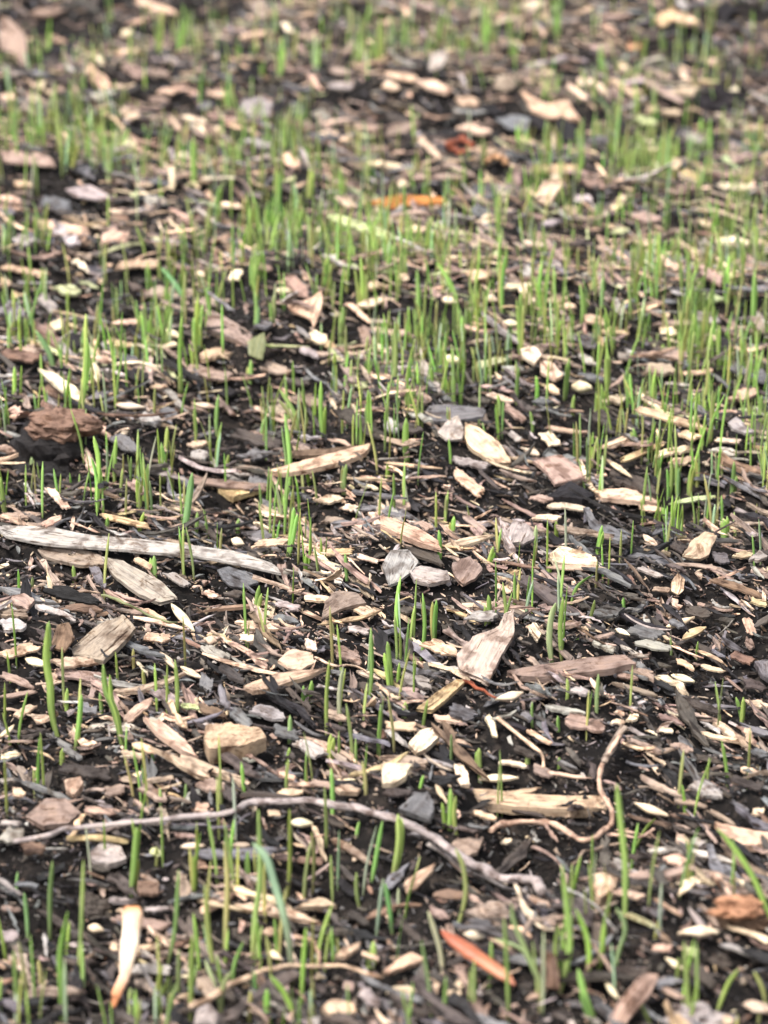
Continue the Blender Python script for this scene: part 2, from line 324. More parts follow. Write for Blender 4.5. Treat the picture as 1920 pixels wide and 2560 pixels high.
# ------------------------------------------------------------------ traced pieces: x1 y1 x2 y2 width colour [s=seed d=spindle aNN=lean]
CHIPS = dict(
A='''580 0 760 60 40 t;210 155 290 190 25 t;370 285 470 385 55 t;355 415 480 425 55 m;0 430 70 410 35 c;110 405 190 460 30 c;220 430 275 450 25 c;95 440 160 500 30 p
530 285 640 330 45 p;640 310 740 330 30 p;690 390 770 400 25 t;760 375 850 415 28 t;890 390 985 415 35 t;1040 168 1190 140 28 t;830 555 975 572 42 c;1060 550 1115 590 22 t
530 680 635 690 22 w s;532 612 580 640 46 w s a30;770 662 822 690 42 w s a25;740 715 745 830 34 c a55;60 800 150 800 30 t;0 872 75 855 50 t;0 920 70 915 30 g;470 913 532 912 20 c
470 945 560 950 30 b;580 800 660 800 24 t;150 970 390 1000 45 t;60 1030 150 1050 50 m;430 1030 560 1030 60 t;1420 370 1530 375 28 m;1420 300 1530 320 32 p;1220 672 1290 720 48 t
1110 680 1170 700 35 t;1500 698 1659 712 25 c;1380 570 1460 575 24 t;950 885 1050 890 24 c;1470 850 1530 900 45 c;1362 998 1400 1002 30 w s;1232 100 1252 142 36 w s a40
150 370 192 372 42 w s;520 150 570 145 32 c;1110 0 1135 85 72 p a35;140 50 250 60 42 p;1270 150 1400 170 24 p;240 210 380 222 72 d;930 210 1010 212 70 d;1070 310 1130 320 66 d
720 310 830 312 60 d;1200 430 1200 560 52 d a55;250 330 340 370 60 n;540 500 600 500 36 t;860 455 920 465 40 g;1250 470 1330 480 60 g;1360 480 1420 520 50 m;1060 600 1160 640 40 m
1540 545 1640 560 40 p;980 530 1040 560 26 t;380 480 480 490 40 p;640 430 740 440 24 p;620 860 720 880 50 m;180 870 310 900 60 g;480 180 540 200 40 n;1560 640 1640 660 36 p''',
B='''60 795 110 805 36 w s;992 912 1035 842 42 c a45;765 905 838 912 36 t;420 945 487 942 34 c s;100 985 165 1000 48 c;640 722 850 742 38 y;720 765 787 765 22 c;860 790 962 800 38 p
1280 745 1372 782 38 y;830 355 916 362 34 c;790 365 882 432 26 c;910 350 965 410 26 c;1080 320 1300 450 30 p;980 340 1112 432 26 t;1230 402 1357 402 42 t;160 345 280 400 50 t
310 440 412 442 46 t;330 545 452 577 38 t;20 565 150 545 55 p;150 590 252 692 32 t;250 700 402 772 22 p;0 710 80 720 25 c;80 762 400 767 26 p;600 40 700 10 36 c;900 70 1060 76 30 p
930 100 1010 150 22 t;1180 105 1262 45 60 y;1260 90 1342 80 58 t;1050 200 1112 206 36 o;900 190 962 222 46 p;100 0 240 50 26 p;1010 290 1060 290 36 t;1400 270 1460 270 26 t
740 530 830 600 90 d;440 450 500 500 64 d;640 500 700 560 56 d;570 592 632 622 42 t;1210 480 1277 500 36 t;1560 550 1659 560 32 t;1490 390 1532 402 42 c;1300 600 1400 602 42 m
1235 705 1285 715 46 c;1160 700 1205 735 46 v;1400 760 1620 742 36 p;1440 800 1600 812 30 c;1520 672 1600 702 46 p;1240 812 1312 832 50 p;1090 922 1182 962 50 p;1430 1045 1582 1052 34 w d
1360 960 1420 972 26 t;1080 1045 1197 1052 28 c;980 1000 1050 1002 26 v;580 1050 752 1085 22 c;400 880 540 886 18 p;600 910 700 950 18 p;0 320 140 340 30 t;0 362 60 392 42 t
1090 520 1182 527 36 v;820 860 900 860 30 m;960 560 1000 600 30 g;380 820 500 850 60 g;380 900 470 940 50 g;690 960 760 965 30 m;1000 530 1060 580 60 d;900 590 960 620 50 g
1270 0 1320 40 36 m;1100 150 1200 170 46 n;1440 30 1520 60 70 d;1500 560 1600 600 40 n;480 350 570 380 70 p;0 500 110 520 40 n;600 440 640 500 40 n;1130 480 1190 470 30 t''',
C='''500 42 687 40 40 t;0 42 212 86 26 t;0 110 42 132 40 t;50 160 130 200 30 y;990 82 1047 85 46 w s;845 75 887 92 30 c s;840 125 907 126 30 c s;1190 148 1272 156 24 w s;1580 132 1632 136 30 w s
1560 200 1642 210 42 c;170 170 242 240 54 m;0 215 100 270 84 g;220 312 277 290 42 w;400 450 425 550 52 w s a40;700 320 790 356 30 w s;690 397 762 376 22 c;180 562 300 612 40 b
500 642 627 656 26 w s;830 640 932 656 24 c s;655 560 722 566 24 t;510 440 602 462 46 g;450 370 592 392 30 y;490 290 602 290 26 t;860 442 1042 402 50 t;800 482 1002 522 50 p
1080 440 1242 512 50 p;0 420 182 442 50 b;0 842 80 830 40 p;290 340 350 400 80 d;205 1002 292 1092 38 c;340 1000 512 1042 18 t;560 910 802 967 24 m;800 970 1182 1002 34 p
820 822 902 800 32 c;490 772 600 852 60 g;600 692 702 722 50 m;1400 382 1452 402 40 y;1500 200 1600 292 26 t;1560 300 1602 402 50 p;1610 390 1659 410 36 w s;1520 560 1592 566 24 v s
1270 600 1402 662 40 p;1060 770 1142 786 32 t;1010 760 1232 822 48 n;820 860 902 862 50 m;1380 1042 1452 1062 50 c;1480 1080 1540 1095 30 c;1460 660 1659 790 60 n;1070 1000 1172 962 56 g
560 970 622 1030 50 p;640 150 860 170 50 p;860 190 970 210 50 p;1100 290 1180 300 40 g;1290 400 1380 430 30 m;700 660 760 700 50 g;1060 850 1140 870 60 g;560 500 640 540 60 d;1110 40 1180 60 30 p
250 130 330 170 50 v;410 430 470 460 40 t;1250 530 1320 560 46 n;930 570 1000 600 50 d;1330 330 1410 380 56 c;1120 1060 1180 1090 36 g;0 1020 20 1060 30 g;100 400 170 420 44 p''',
D='''360 95 467 78 52 t;590 130 640 212 44 w a30;520 125 662 130 30 c;700 180 782 196 34 t;740 210 832 216 28 c;250 190 312 200 28 w s;430 180 492 196 28 c s;510 290 582 297 24 w s
860 270 962 290 42 t;920 326 1062 331 28 y;1190 320 1267 331 38 w;260 440 332 456 32 w s;380 485 540 438 40 v;810 565 897 570 34 w s;450 590 562 632 24 c;1090 590 1202 666 30 w d
960 620 1042 626 42 c;510 650 612 712 38 p;1120 490 1262 502 54 p;1500 600 1602 602 62 t;1280 512 1422 490 20 t;290 882 462 912 38 m;690 762 742 822 58 c a30;1020 882 1242 802 28 y
1170 862 1342 832 34 c;960 880 1072 956 18 c d;1080 660 1422 750 32 t;1280 760 1362 790 38 t;1430 790 1542 802 22 c;700 1080 902 1100 28 c;40 1050 100 1100 50 p;980 950 1182 1012 62 n
1420 830 1532 860 34 m;1530 685 1592 716 28 c;1230 1076 1472 1036 20 v d;850 450 902 442 50 m;870 510 932 542 46 g;1010 430 1082 442 32 m;700 740 882 762 18 t;0 890 252 920 14 t d
1590 910 1659 950 32 p;1360 60 1462 112 52 p;1320 262 1452 272 50 m;1340 162 1452 202 36 v;60 80 110 100 36 c;590 40 640 90 50 m;1000 180 1020 260 36 m a50;130 490 170 500 30 v;0 400 30 420 40 c s
380 610 450 640 40 n;850 340 900 400 60 g;1500 470 1560 520 50 g;1600 500 1659 550 60 g;600 840 670 850 30 c;540 760 590 800 30 m;1160 940 1190 1000 40 d;300 930 430 1030 50 t;640 1040 720 1060 30 p
60 730 160 760 40 n;0 720 60 750 60 m;900 680 980 720 60 n;660 620 720 640 30 g;700 560 760 600 34 t;890 40 1000 60 50 p;1600 260 1659 340 40 p;1240 740 1340 830 20 n;1100 1090 1220 1100 24 t''',
E='''740 400 840 514 36 w d;550 452 822 514 16 c d;150 410 332 462 26 m;0 440 122 440 40 p;0 630 162 572 50 t;110 635 202 662 32 w d;0 385 37 400 42 c;230 660 402 640 45 t;0 700 152 762 32 p
0 802 152 772 20 p;620 540 742 545 44 t;690 605 762 682 24 c d;780 670 872 716 26 c d;1020 490 1212 490 46 t;1030 540 1152 556 28 c;880 550 937 562 40 c s;1335 550 1350 600 50 c;1440 600 1562 640 60 p
1540 690 1642 722 24 c d;1340 185 1532 172 38 y;1520 400 1617 452 54 t;1310 370 1442 382 32 t;860 850 982 880 42 b;540 905 662 800 46 t;510 820 572 882 22 p;670 770 762 832 50 m;780 840 862 842 24 v
520 1040 622 1056 32 c;570 1000 682 1042 32 t;70 892 142 832 42 t;0 970 62 920 20 w d;0 1060 92 1046 26 c;0 490 122 490 56 m;270 410 432 432 36 b;1000 122 1055 140 40 w s;1090 142 1252 130 32 t
1060 100 1172 100 42 g;430 15 652 62 24 y;0 20 182 10 32 p;180 60 272 20 32 t;220 690 502 742 50 p;200 330 432 392 60 d;580 200 660 245 30 t;720 260 800 320 40 m;880 340 940 370 30 t;1400 30 1500 50 40 p
1190 390 1300 420 30 m;1180 450 1290 480 34 g;880 580 980 640 50 m;0 560 60 620 40 n;1100 840 1240 900 60 m;1400 860 1500 900 40 p;1000 850 1090 930 60 g;1180 940 1290 970 50 g;1540 740 1640 780 50 n
1280 990 1400 1060 60 m;860 720 920 760 60 g;1640 950 1659 980 40 b;330 700 420 760 40 p;400 230 450 330 50 g;1540 190 1640 215 22 c;830 940 870 980 30 n;620 420 720 470 22 t;560 430 640 440 26 p;1500 500 1600 520 30 m''',
F='''0 90 262 232 48 n;250 152 472 108 30 c d;700 235 982 252 22 t d;500 215 672 242 12 b d;640 25 762 30 28 c;740 70 1002 112 26 p;1120 100 1182 146 24 c d;1420 195 1490 200 50 g;1590 190 1659 195 50 m
1520 180 1592 190 34 t;180 560 322 622 56 t;80 720 202 742 60 m;480 812 602 780 36 c s;632 490 675 545 52 c s a25;1220 497 1342 456 28 w s;1290 550 1392 498 32 y d;1000 505 1062 536 22 w s
1560 450 1592 532 46 t a40;1560 560 1602 582 40 p;1240 705 1342 736 32 w s;1260 640 1342 682 22 t;1370 660 1472 692 20 t;1400 280 1642 372 30 b;1580 382 1659 402 26 y;980 740 1182 792 20 p
1580 830 1659 832 38 t;210 890 342 902 30 t;0 920 142 932 36 t;0 1080 182 1080 60 p;490 1080 622 1100 20 c;620 940 722 1002 22 t;780 890 960 930 60 p;1370 960 1542 992 22 t;1470 942 1522 972 28 c
1570 930 1582 1012 36 t a50;500 20 702 92 16 p;1000 860 1040 880 20 t;980 905 1042 912 24 c;1050 890 1097 892 36 w s;140 40 200 80 40 p;340 10 440 90 30 p;480 310 550 350 20 t;370 440 480 460 50 m
590 870 640 900 30 g;820 760 880 790 40 m;280 850 400 890 60 g;1160 330 1240 340 22 p;900 420 1010 450 60 g;1060 500 1200 540 50 g;1100 560 1240 600 40 m;900 560 1000 600 30 m;1500 610 1600 650 40 b
1230 470 1300 500 30 g;1100 240 1200 280 26 m;1240 140 1300 170 30 n;1550 740 1659 760 40 n;1280 800 1460 870 36 n;1000 700 1100 720 24 p;1180 880 1300 920 24 p;1190 940 1250 950 20 c;560 1020 660 1060 30 n
1050 980 1200 1040 22 p;1340 1060 1480 1090 24 n;1580 1030 1659 1060 40 g;700 840 880 870 30 m;120 560 180 580 30 w;1150 160 1240 190 24 t;1440 460 1500 480 30 n;1300 420 1420 450 50 n;1250 1000 1330 1040 40 p''',
G='''50 105 112 112 42 t;360 180 532 192 32 t;450 105 542 92 46 p;610 80 722 142 48 p;840 165 902 182 44 t;870 60 962 102 66 p;1210 98 1302 116 36 t;1240 70 1372 72 22 t;1250 240 1352 242 36 w s
1155 195 1212 200 24 t;780 342 886 335 28 w s;650 355 702 372 36 v;750 290 852 296 20 p;0 290 102 302 70 m;290 310 562 312 26 y;90 350 202 352 50 b;590 520 692 522 66 b;380 690 447 702 38 c s
560 862 742 882 46 m;620 610 742 610 18 m;1150 785 1222 832 38 w s;1140 700 1202 712 38 t;110 970 362 972 50 p;0 600 92 616 26 p;0 730 82 722 60 m;1480 940 1530 950 44 p;1430 300 1602 422 34 p
1280 400 1402 402 36 b;0 240 92 240 20 m;960 100 1030 130 60 n;1340 60 1440 80 30 p;0 60 80 50 26 m;250 0 480 40 50 n;700 250 860 260 20 g;1000 330 1080 340 26 p;0 840 40 860 40 t;240 1030 320 1060 40 n
500 640 720 700 50 p;820 620 900 660 30 n;1500 620 1600 680 40 n;1180 380 1280 400 24 p;560 1000 640 1040 40 g;30 1000 90 1060 50 g;1560 800 1640 830 20 t;1340 680 1420 720 30 n;1560 960 1640 1040 60 m
60 500 170 510 20 g;380 420 460 450 24 n;1200 20 1280 50 24 t;1400 200 1480 260 40 n;730 130 830 150 16 p;1460 480 1540 560 40 d;1000 700 1080 760 40 n;860 900 930 1000 70 p;380 1080 520 1100 40 n''',
H='''510 112 682 92 26 t;410 45 582 46 28 w d;1080 155 1232 206 36 w s;510 315 547 322 28 c s;1000 530 1112 562 36 t;1140 492 1402 490 40 w d;1270 552 1352 470 36 w d;1235 380 1312 422 54 t
1000 620 1202 702 22 v d;1270 716 1447 710 44 w s;1155 775 1242 782 32 t;340 720 442 736 48 w s;1290 790 1362 802 40 v;1215 820 1292 872 32 c s;945 905 1012 996 34 w s;60 640 152 752 40 n
20 960 147 966 36 c;190 610 282 652 42 p;1570 1010 1659 1060 56 c;1460 1085 1510 1095 40 t;1590 190 1642 190 32 w;1260 300 1322 332 50 t;1330 310 1382 332 40 m;1340 60 1452 140 76 m
1540 5 1642 32 26 t;310 860 420 880 20 n;220 540 360 560 44 b;620 560 720 600 34 t;0 100 120 110 36 n;380 190 480 220 30 t;360 240 460 260 18 g;1100 30 1300 130 24 p;1250 140 1400 170 22 p;1180 440 1260 470 50 g
980 400 1060 440 50 m;1130 600 1200 640 40 g;1500 40 1640 90 34 n;1160 560 1290 640 16 t;1460 760 1640 830 30 m;1400 820 1500 860 30 n;1000 860 1120 900 46 n;1320 860 1440 940 60 n;200 880 320 970 40 n
0 560 60 600 30 n;540 180 700 210 20 n;1540 880 1659 1000 16 n;1380 460 1500 520 20 p;1400 180 1520 250 20 p;700 20 900 40 14 t;640 0 740 40 40 p;560 560 640 600 24 p;720 1060 800 1090 30 n;1200 950 1300 1000 30 p''')
# polygons: panel | colour | lean | thickness mm | points | name | category | label | landmark phrase
POLYS = '''A|p|40|3|0 75 40 80 110 150 120 290 80 280 60 220 0 230|bark_slab|bark|pinkish brown slab of bark leaning up at the far left corner|leaning bark slab
A|m|30|1.5|1040 430 1130 420 1180 450 1165 515 1100 510 1035 470|bark_flake|bark|pale mauve square flake of bark beside a black gap in the far mulch|square mauve flake
A|p|10|2|0 660 150 660 240 690 240 715 120 710 0 700|wood_chip|wood chip|broad pinkish chip at the left edge beside bright green sprouts|broad pinkish chip
A|m|12|1.2|280 820 380 800 440 830 500 860 420 865 320 850|dead_leaf|leaf|narrow lavender grey dead leaf lying near the left edge|lavender grey leaf
A|v|14|1.5|1410 930 1450 925 1659 995 1730 1035 1700 1045 1600 1010 1450 960|wood_splinter|wood splinter|long straight pale yellow splinter running down right from the orange bark strip|long pale yellow splinter
B|q|22|2.5|-60 875 0 858 80 848 270 860 282 880 120 890 30 905|bark_strip|bark|bright orange strip of bark lying across a dark gap|bright orange bark strip
B|c|42|2|690 785 780 790 705 895 645 865|wood_chip|wood chip|upright cream rectangular chip right of the orange bark strip|cream rectangular chip
B|t|25|2.5|590 400 700 455 790 430 850 515 720 512 640 485|wood_chip|wood chip|large sagging tan chip bridging a black hollow in the far mulch|sagging tan chip
B|g|25|1.5|480 510 560 500 630 520 620 575 540 560|bark_flake|bark|bluish grey flake just left of the black hollow|bluish grey far flake
B|m|60|1|190 300 205 240 260 205 275 240 250 290 225 310|dead_leaf|leaf|small silvery white leaf standing under the far grass clump|silvery standing leaf
C|p|25|2|1215 95 1270 85 1330 140 1335 190 1290 170 1240 120|bark_flake|bark|grey brown curled flake lying against a tan broken leaf|curled grey brown flake
C|t|30|1.5|1240 215 1330 190 1390 150 1395 190 1385 240 1355 310 1335 270 1270 250|dead_leaf|leaf|torn tan dead leaf with a pointed tail among the sprouts|torn tan leaf
C|c|18|2|165 495 230 508 330 570 360 605 397 642 330 625 230 560|wood_splinter|wood splinter|cream splinter with dark knots behind the brown bark lump|knotted cream splinter
C|p|20|3|885 230 960 265 1100 345 1085 392 960 352 890 320|bark_strip|bark|wide brown strip of bark behind a pale green seed leaf|wide brown bark strip
C|t|14|3|1160 925 1350 880 1500 845 1600 822 1590 860 1500 895 1330 930 1200 942|wood_splinter|wood splinter|thick orange tan split stick right of the dark bark lump|split orange tan stick
C|b|18|2|1230 850 1420 838 1590 815 1590 832 1400 866 1250 872|bark_strip|bark|reddish bark strip lying along the back of the split orange stick|reddish bark strip
C|y|20|3|940 1012 1030 985 1100 990 1150 1020 1070 1035 1000 1055|wood_chip|wood chip|warm amber chip resting on a dark bark flake|warm amber chip
D|c|25|2|585 400 650 392 682 430 650 475 600 445|wood_chip|wood chip|bright cream chip behind another cream chip among the sprouts|bright cream chip
D|c|20|2|668 452 725 462 775 520 740 542 680 512|wood_chip|wood chip|bright cream pointed chip in front of its cream neighbour|pointed cream chip
D|g|16|2|160 690 190 650 300 650 440 668 440 702 280 722 180 716|bark_slab|bark|blue grey flat slab behind a large ridged tan chip|blue grey slab
D|m|30|1.5|228 770 280 705 320 690 345 740 340 790 270 800|bark_flake|bark|brownish grey flake leaning on the back of the large ridged tan chip|brownish grey leaning flake
D|t|32|3|350 722 400 742 500 820 552 902 510 917 430 872 370 830 345 780|wood_chip|wood chip|large peach tan ridged chip slanting down right in the middle of the bed|large ridged peach chip
D|p|25|2|640 892 700 870 760 858 850 920 870 960 780 985 740 995 700 935|dead_leaf|leaf|crumpled pinkish tan dead leaf right of the large ridged chip|crumpled pinkish leaf
D|t|10|2.5|908 1020 1050 1020 1182 1040 1182 1076 1050 1072 920 1056|wood_chip|wood chip|straight sawn tan chip lying level in front of a grey bark slab|level sawn chip
D|d|14|4|695 1052 800 990 912 1040 850 1068|bark_slab|bark|blue black wedge of wet bark left of the level tan chip|blue black wedge
D|m|20|1.5|1480 720 1520 695 1560 740 1610 765 1560 775 1500 755|dead_leaf|leaf|curved pale grey leaf near the right edge|curved pale grey leaf
E|m|10|1.6|-30 88 180 90 400 122 640 130 880 150 1060 165 1220 208 1245 246 1100 222 900 192 650 182 450 172 200 165 -30 130|wood_stick|stick|long weathered flat stick reaching in from the left edge|long flat stick
E|p|14|2|130 150 300 148 440 188 480 230 340 235 200 205|bark_strip|bark|pinkish broken strip tucked under the long flat stick|broken strip
E|l|22|2|440 198 520 210 700 305 765 372 700 402 600 360 480 272|wood_chip|wood chip|long silvery pink chip slanting down right from under the flat stick|silvery pink chip
E|l|24|2.5|430 482 530 452 592 508 500 600 440 652 320 622 308 590|wood_chip|wood chip|broad pale pink square ended chip at the left of the bed|broad pale pink chip
E|b|35|1.5|215 590 250 488 300 478 322 550 282 605|dead_leaf|leaf|orange brown leaf scrap behind the broad pale pink chip|orange brown leaf scrap
E|p|20|2|35 370 100 360 160 395 120 425 70 415|wood_chip|wood chip|pinkish flat chip near the left edge behind the orange brown scrap|pinkish flat chip
E|g|26|1.5|938 248 980 232 1090 268 1118 310 1060 332 1000 322 960 285|dead_leaf|leaf|oval grey dead leaf lying in front of the long flat stick|oval grey leaf
E|t|18|1.5|1198 645 1260 600 1350 610 1372 650 1300 690 1230 680|dead_leaf|leaf|pointed tan leaf scrap behind a long tan chip|pointed tan scrap
E|t|14|2.5|1048 755 1200 702 1412 680 1350 712 1150 772 1080 782|wood_splinter|wood splinter|long tan splinter rising to the right near the centre|rising tan splinter
E|p|20|1.5|1388 472 1400 400 1450 350 1540 350 1592 392 1480 425|dead_leaf|leaf|crumpled brown leaf scrap right of a dark hollow in the middle|crumpled brown scrap
E|t|18|2.5|618 893 700 910 800 990 856 1068 800 1052 680 962|wood_splinter|wood splinter|peach pointed splinter left of the thick tan block|peach pointed splinter
E|t|22|5|890 955 1000 948 1140 960 1152 1000 1050 1042 900 1062 880 1010|wood_block|wood block|thick smooth tan wood block in the lower left|thick tan block
F|t|14|3|-20 20 60 42 160 88 240 138 252 172 150 142 -20 65|wood_splinter|wood splinter|long tan splinter pointing down right over a dark strip|tan centre splinter
F|m|30|2|530 90 560 38 640 68 652 120 590 152 520 142|bark_flake|bark|greyish lilac flake behind a cream pointed chip|greyish lilac flake
F|c|20|2.5|708 192 760 155 860 178 922 208 924 242 800 232 730 222|wood_chip|wood chip|bright cream chip resting on a thin tan splinter at the right|bright cream resting chip
F|t|40|3|1288 192 1330 130 1400 82 1438 108 1402 192 1350 212|wood_chip|wood chip|upright tan chip leaning right near the right edge|upright leaning tan chip
F|c|50|2|1242 355 1240 300 1270 262 1300 290 1292 345 1270 362|wood_chip|wood chip|small upright cream chip in front of the leaning tan chip|small upright cream chip
F|m|30|2|-10 240 30 170 110 168 152 220 120 262 60 312 20 322|dead_leaf|leaf|lilac grey folded leaf with an orange tan tip at the centre|lilac folded leaf
F|m|25|2|105 250 160 235 280 262 285 300 200 318 130 300|bark_flake|bark|lilac grey flake right of the folded leaf|lilac grey centre flake
F|p|30|2|290 235 370 198 432 240 400 290 340 322 300 290|bark_flake|bark|brown crumpled flake right of the lilac folded leaf|brown crumpled flake
F|l|20|2.5|312 622 390 540 500 500 530 430 562 430 562 540 500 640 452 742 400 710 320 700|bark_slab|bark|tall speckled pinkish bark piece standing in the middle of the bed|tall speckled bark piece
F|y|24|2|138 852 230 780 320 724 352 740 280 802 200 868|wood_splinter|wood splinter|mossy tan splinter leading down left from the speckled bark|mossy tan splinter
F|p|10|3|530 682 700 665 900 645 1060 640 1092 680 980 702 700 722 560 712|bark_strip|bark|level brown bark strip right of the speckled bark piece|level brown bark strip
F|g|30|3|1598 655 1659 645 1659 730 1630 715|bark_flake|bark|smooth slate grey flake at the right edge|slate grey flake
F|c|28|2.5|98 1012 160 950 210 940 247 970 190 1032 140 1047|wood_chip|wood chip|cream lumpy chip above the long grey twig near the centre|cream lumpy chip
F|w|35|1.5|430 885 455 875 482 920 490 975 470 975 455 930|wood_splinter|wood splinter|small curved white sliver behind the cream lumpy chip|curved white sliver
G|t|35|4|278 60 350 48 362 72 322 126 290 112|wood_chip|wood chip|cream tan wedge chip behind a flat round brown chip at lower left|cream tan wedge chip
G|p|20|2.5|108 218 190 150 290 148 352 200 300 252 180 268|wood_chip|wood chip|flat round brown chip just behind the left end of the long grey twig|round brown chip
G|t|18|2|1440 90 1500 72 1562 92 1550 112 1460 112|wood_chip|wood chip|bright peach chip just behind the crest of the grey twig|bright peach chip
G|m|25|3|385 372 440 325 520 345 548 400 470 425 395 410|bark_slab|bark|lilac grey slab in front of the long grey twig at left|lilac grey slab
G|t|20|2|1270 612 1320 580 1400 570 1455 602 1400 612 1330 610|dead_leaf|leaf|arched tan leaf scrap in front of a dark hollow|arched tan scrap
G|t|24|2|1445 820 1480 785 1562 758 1550 785 1490 830|wood_chip|wood chip|small pinkish tan chip rising right near the bottom centre|small rising chip
G|t|30|3|1385 1050 1430 1010 1530 1020 1540 1060 1450 1085|wood_chip|wood chip|pale peach chip at the bottom edge near the centre|bottom peach chip
G|m|40|3|835 1120 850 1050 900 1020 945 1060 945 1120|bark_slab|bark|pinkish grey stub at the bottom edge behind grass blades|pinkish grey stub
H|t|10|4|318 92 430 98 560 118 760 138 952 145 962 196 880 207 700 192 500 172 350 162|wood_stick|stick|straight brown split stick with a dark shadow under it, right of the grey twig|straight brown split stick
H|c|26|3|-10 -10 122 -5 92 50 40 82 -10 76|wood_chip|wood chip|big cream chip just above the right arm of the grey twig|big cream chip
H|w|30|2|300 -10 340 -10 362 30 370 82 335 78 312 40|wood_splinter|wood splinter|white curved chip left of the straight brown stick|white curved chip
H|g|26|3|58 195 120 122 190 108 217 170 200 232 130 205|bark_slab|bark|slate blue bark slab touching the grey twig|slate blue slab
H|p|16|2|262 322 350 310 432 308 405 370 350 392 300 352|bark_flake|bark|pinkish forked flake wedged against the grey twig|pinkish forked flake
H|t|26|6|898 492 950 480 1012 498 992 562 930 592 895 562|wood_block|wood block|squarish pale tan block at the lower right|squarish pale block
H|t|25|2|78 502 150 450 222 418 212 450 140 522 100 542|wood_chip|wood chip|tan split chip below the slate blue slab|tan split chip
H|b|55|2|680 782 740 800 762 962 702 965 668 900|dead_leaf|leaf|upright brown leaf scrap behind bright grass blades at the bottom|upright brown scrap
H|t|25|2|-10 885 60 830 140 788 178 830 120 852 20 890|wood_chip|wood chip|tan bent chip left of the rusty pod|tan bent chip
H|p|40|4|950 1125 1000 1030 1080 930 1130 888 1185 900 1150 982 1080 1055 1030 1125|wood_stick|stick|thick grey brown stub slanting up from the bottom edge|thick bottom stub
H|t|14|4|1428 250 1600 278 1680 288 1680 335 1550 342 1460 302|wood_stick|stick|brown stub of wood at the right edge behind the rusty clod|brown right stub'''
seed = 0
for pan, txt in CHIPS.items():
    for ent in txt.replace('\n', ';').split(';'):
        f = ent.split()
        if not f: continue
        seed += 1
        x0,y0,x1,y1,w = map(float, f[:5]); c = f[5]; fl = f[6:]
        sh = 'seed' if 's' in fl else 'spindle' if 'd' in fl else 'chip'
        a = next((float(k[1:]) for k in fl if k[0]=='a'), None)
        chip(pan, [(x0,y0),(x1,y1)], w, c, a, sh, seed)
for line in POLYS.split('\n'):
    pan, c, a, th, pts, nm, ct, lb, ld = line.split('|'); seed += 1
    p = list(map(float, pts.split()))
    o = chip(pan, list(zip(p[::2], p[1::2])), None, c, float(a), 'chip', seed, float(th)/1000*(1 if float(th) >= 5 else .6), nm, ct, lb, ld)
# ------------------------------------------------------------------ twigs, roots and other tubes
tw = twig('G', [(60,318),(250,276),(400,256),(560,236),(750,217),(900,208),(1010,180),(1100,152),(1250,143),(1400,150),(1520,175),(1659,205),(1760,240),(1860,292),(1940,350),(2060,422),(2180,490),(2340,535)],
          31, 'm', 'twig', 'twig', 'long curved grey twig arching across the lower half', 'long grey twig', .0075, .8, 1, taper=(.8,1.5))
twig('G', [(690,238),(820,252),(930,254),(1020,240),(1090,195)], 18, 'g', 'side_shoot', '', None, None, .004, .8, 2, parent=tw)
twig('H', [(190,325),(270,385),(350,432),(460,495),(560,545),(700,592)], 24, 'm', 'side_shoot', '', None, None, .004, .8, 3, parent=tw)
rt = twig('H', [(460,272),(530,245),(600,230),(700,240),(790,275),(860,308),(930,292),(980,245),(985,190),(965,150),(935,95),(930,30),(950,-20),(980,-80),(1030,-160)],
          27, 't', 'root', 'root', 'twisting tan root at the right, climbing over the end of the brown split stick', 'twisting tan root', .006, .9, 4, rough=.2)
twig('H', [(960,290),(1040,290),(1110,302),(1170,262)], 18, 't', 'rootlet', '', None, None, .005, .9, 5, parent=rt)
twig('H', [(640,342),(740,392),(780,465),(795,560)], 16, 'p', 'thin_root', 'root', 'thin brown rootlet bending down to the dark hollow at lower right', 'thin brown rootlet', .005, .9, 6)
twig('H', [(810,420),(870,365),(960,345),(1060,335)], 16, 'p', 'thin_root', 'root', 'thin brown rootlet arching level right of the dark hollow', None, .006, .9, 7)
twig('H', [(780,510),(850,555),(920,600),(1010,710)], 15, 'm', 'thin_root', 'root', 'thin grey rootlet running down right from the squarish block', None, .005, .9, 8)
twig('F', [(490,885),(560,950),(640,1010),(682,1045),(690,1106)], 22, 't', 'thin_root', 'root', 'tan bent rootlet above the straight brown stick', 'tan bent rootlet', .005, .8, 9)
twig('F', [(338,733),(400,760),(482,802)], 20, 'r', 'twig', 'twig', 'short rust red twig between the speckled bark and a cream seed', 'short rust red twig', .006, .9, 10)
twig('F', [(790,478),(850,500),(910,545),(990,602)], 16, 'b', 'twig', 'twig', 'dark reddish twig right of the curved pale blade', 'dark reddish twig', .005, .9, 11)
twig('G', [(820,1030),(920,985),(1000,938),(1140,878),(1230,855),(1350,862),(1500,860),(1650,905)], 34, 't', 'root', 'root', 'tan bent root crossing the bottom of the bed', 'tan bottom root', .006, .8, 12, taper=(1,.55))
twig('G', [(860,572),(950,590),(1090,622)], 28, 't', 'twig', 'twig', 'short tan twig behind the grass in the lower left', 'short tan twig', .005, .8, 13)
twig('G', [(1270,725),(1340,745),(1375,790),(1378,845)], 24, 't', 'dead_stalk', 'stalk', 'brown drooping stalk right of the longest pale blade', None, .006, .8, 14)
twig('H', [(600,712),(640,672),(700,650),(745,632)], 26, 'p', 'dead_stalk', 'stalk', 'curved pinkish stalk right of the crumbly bark clod', None, .006, .8, 15)
twig('H', [(1300,440),(1400,455),(1500,475),(1620,500)], 22, 'p', 'twig', 'twig', 'pinkish twig behind the rusty clod at right', None, .005, .8, 16)
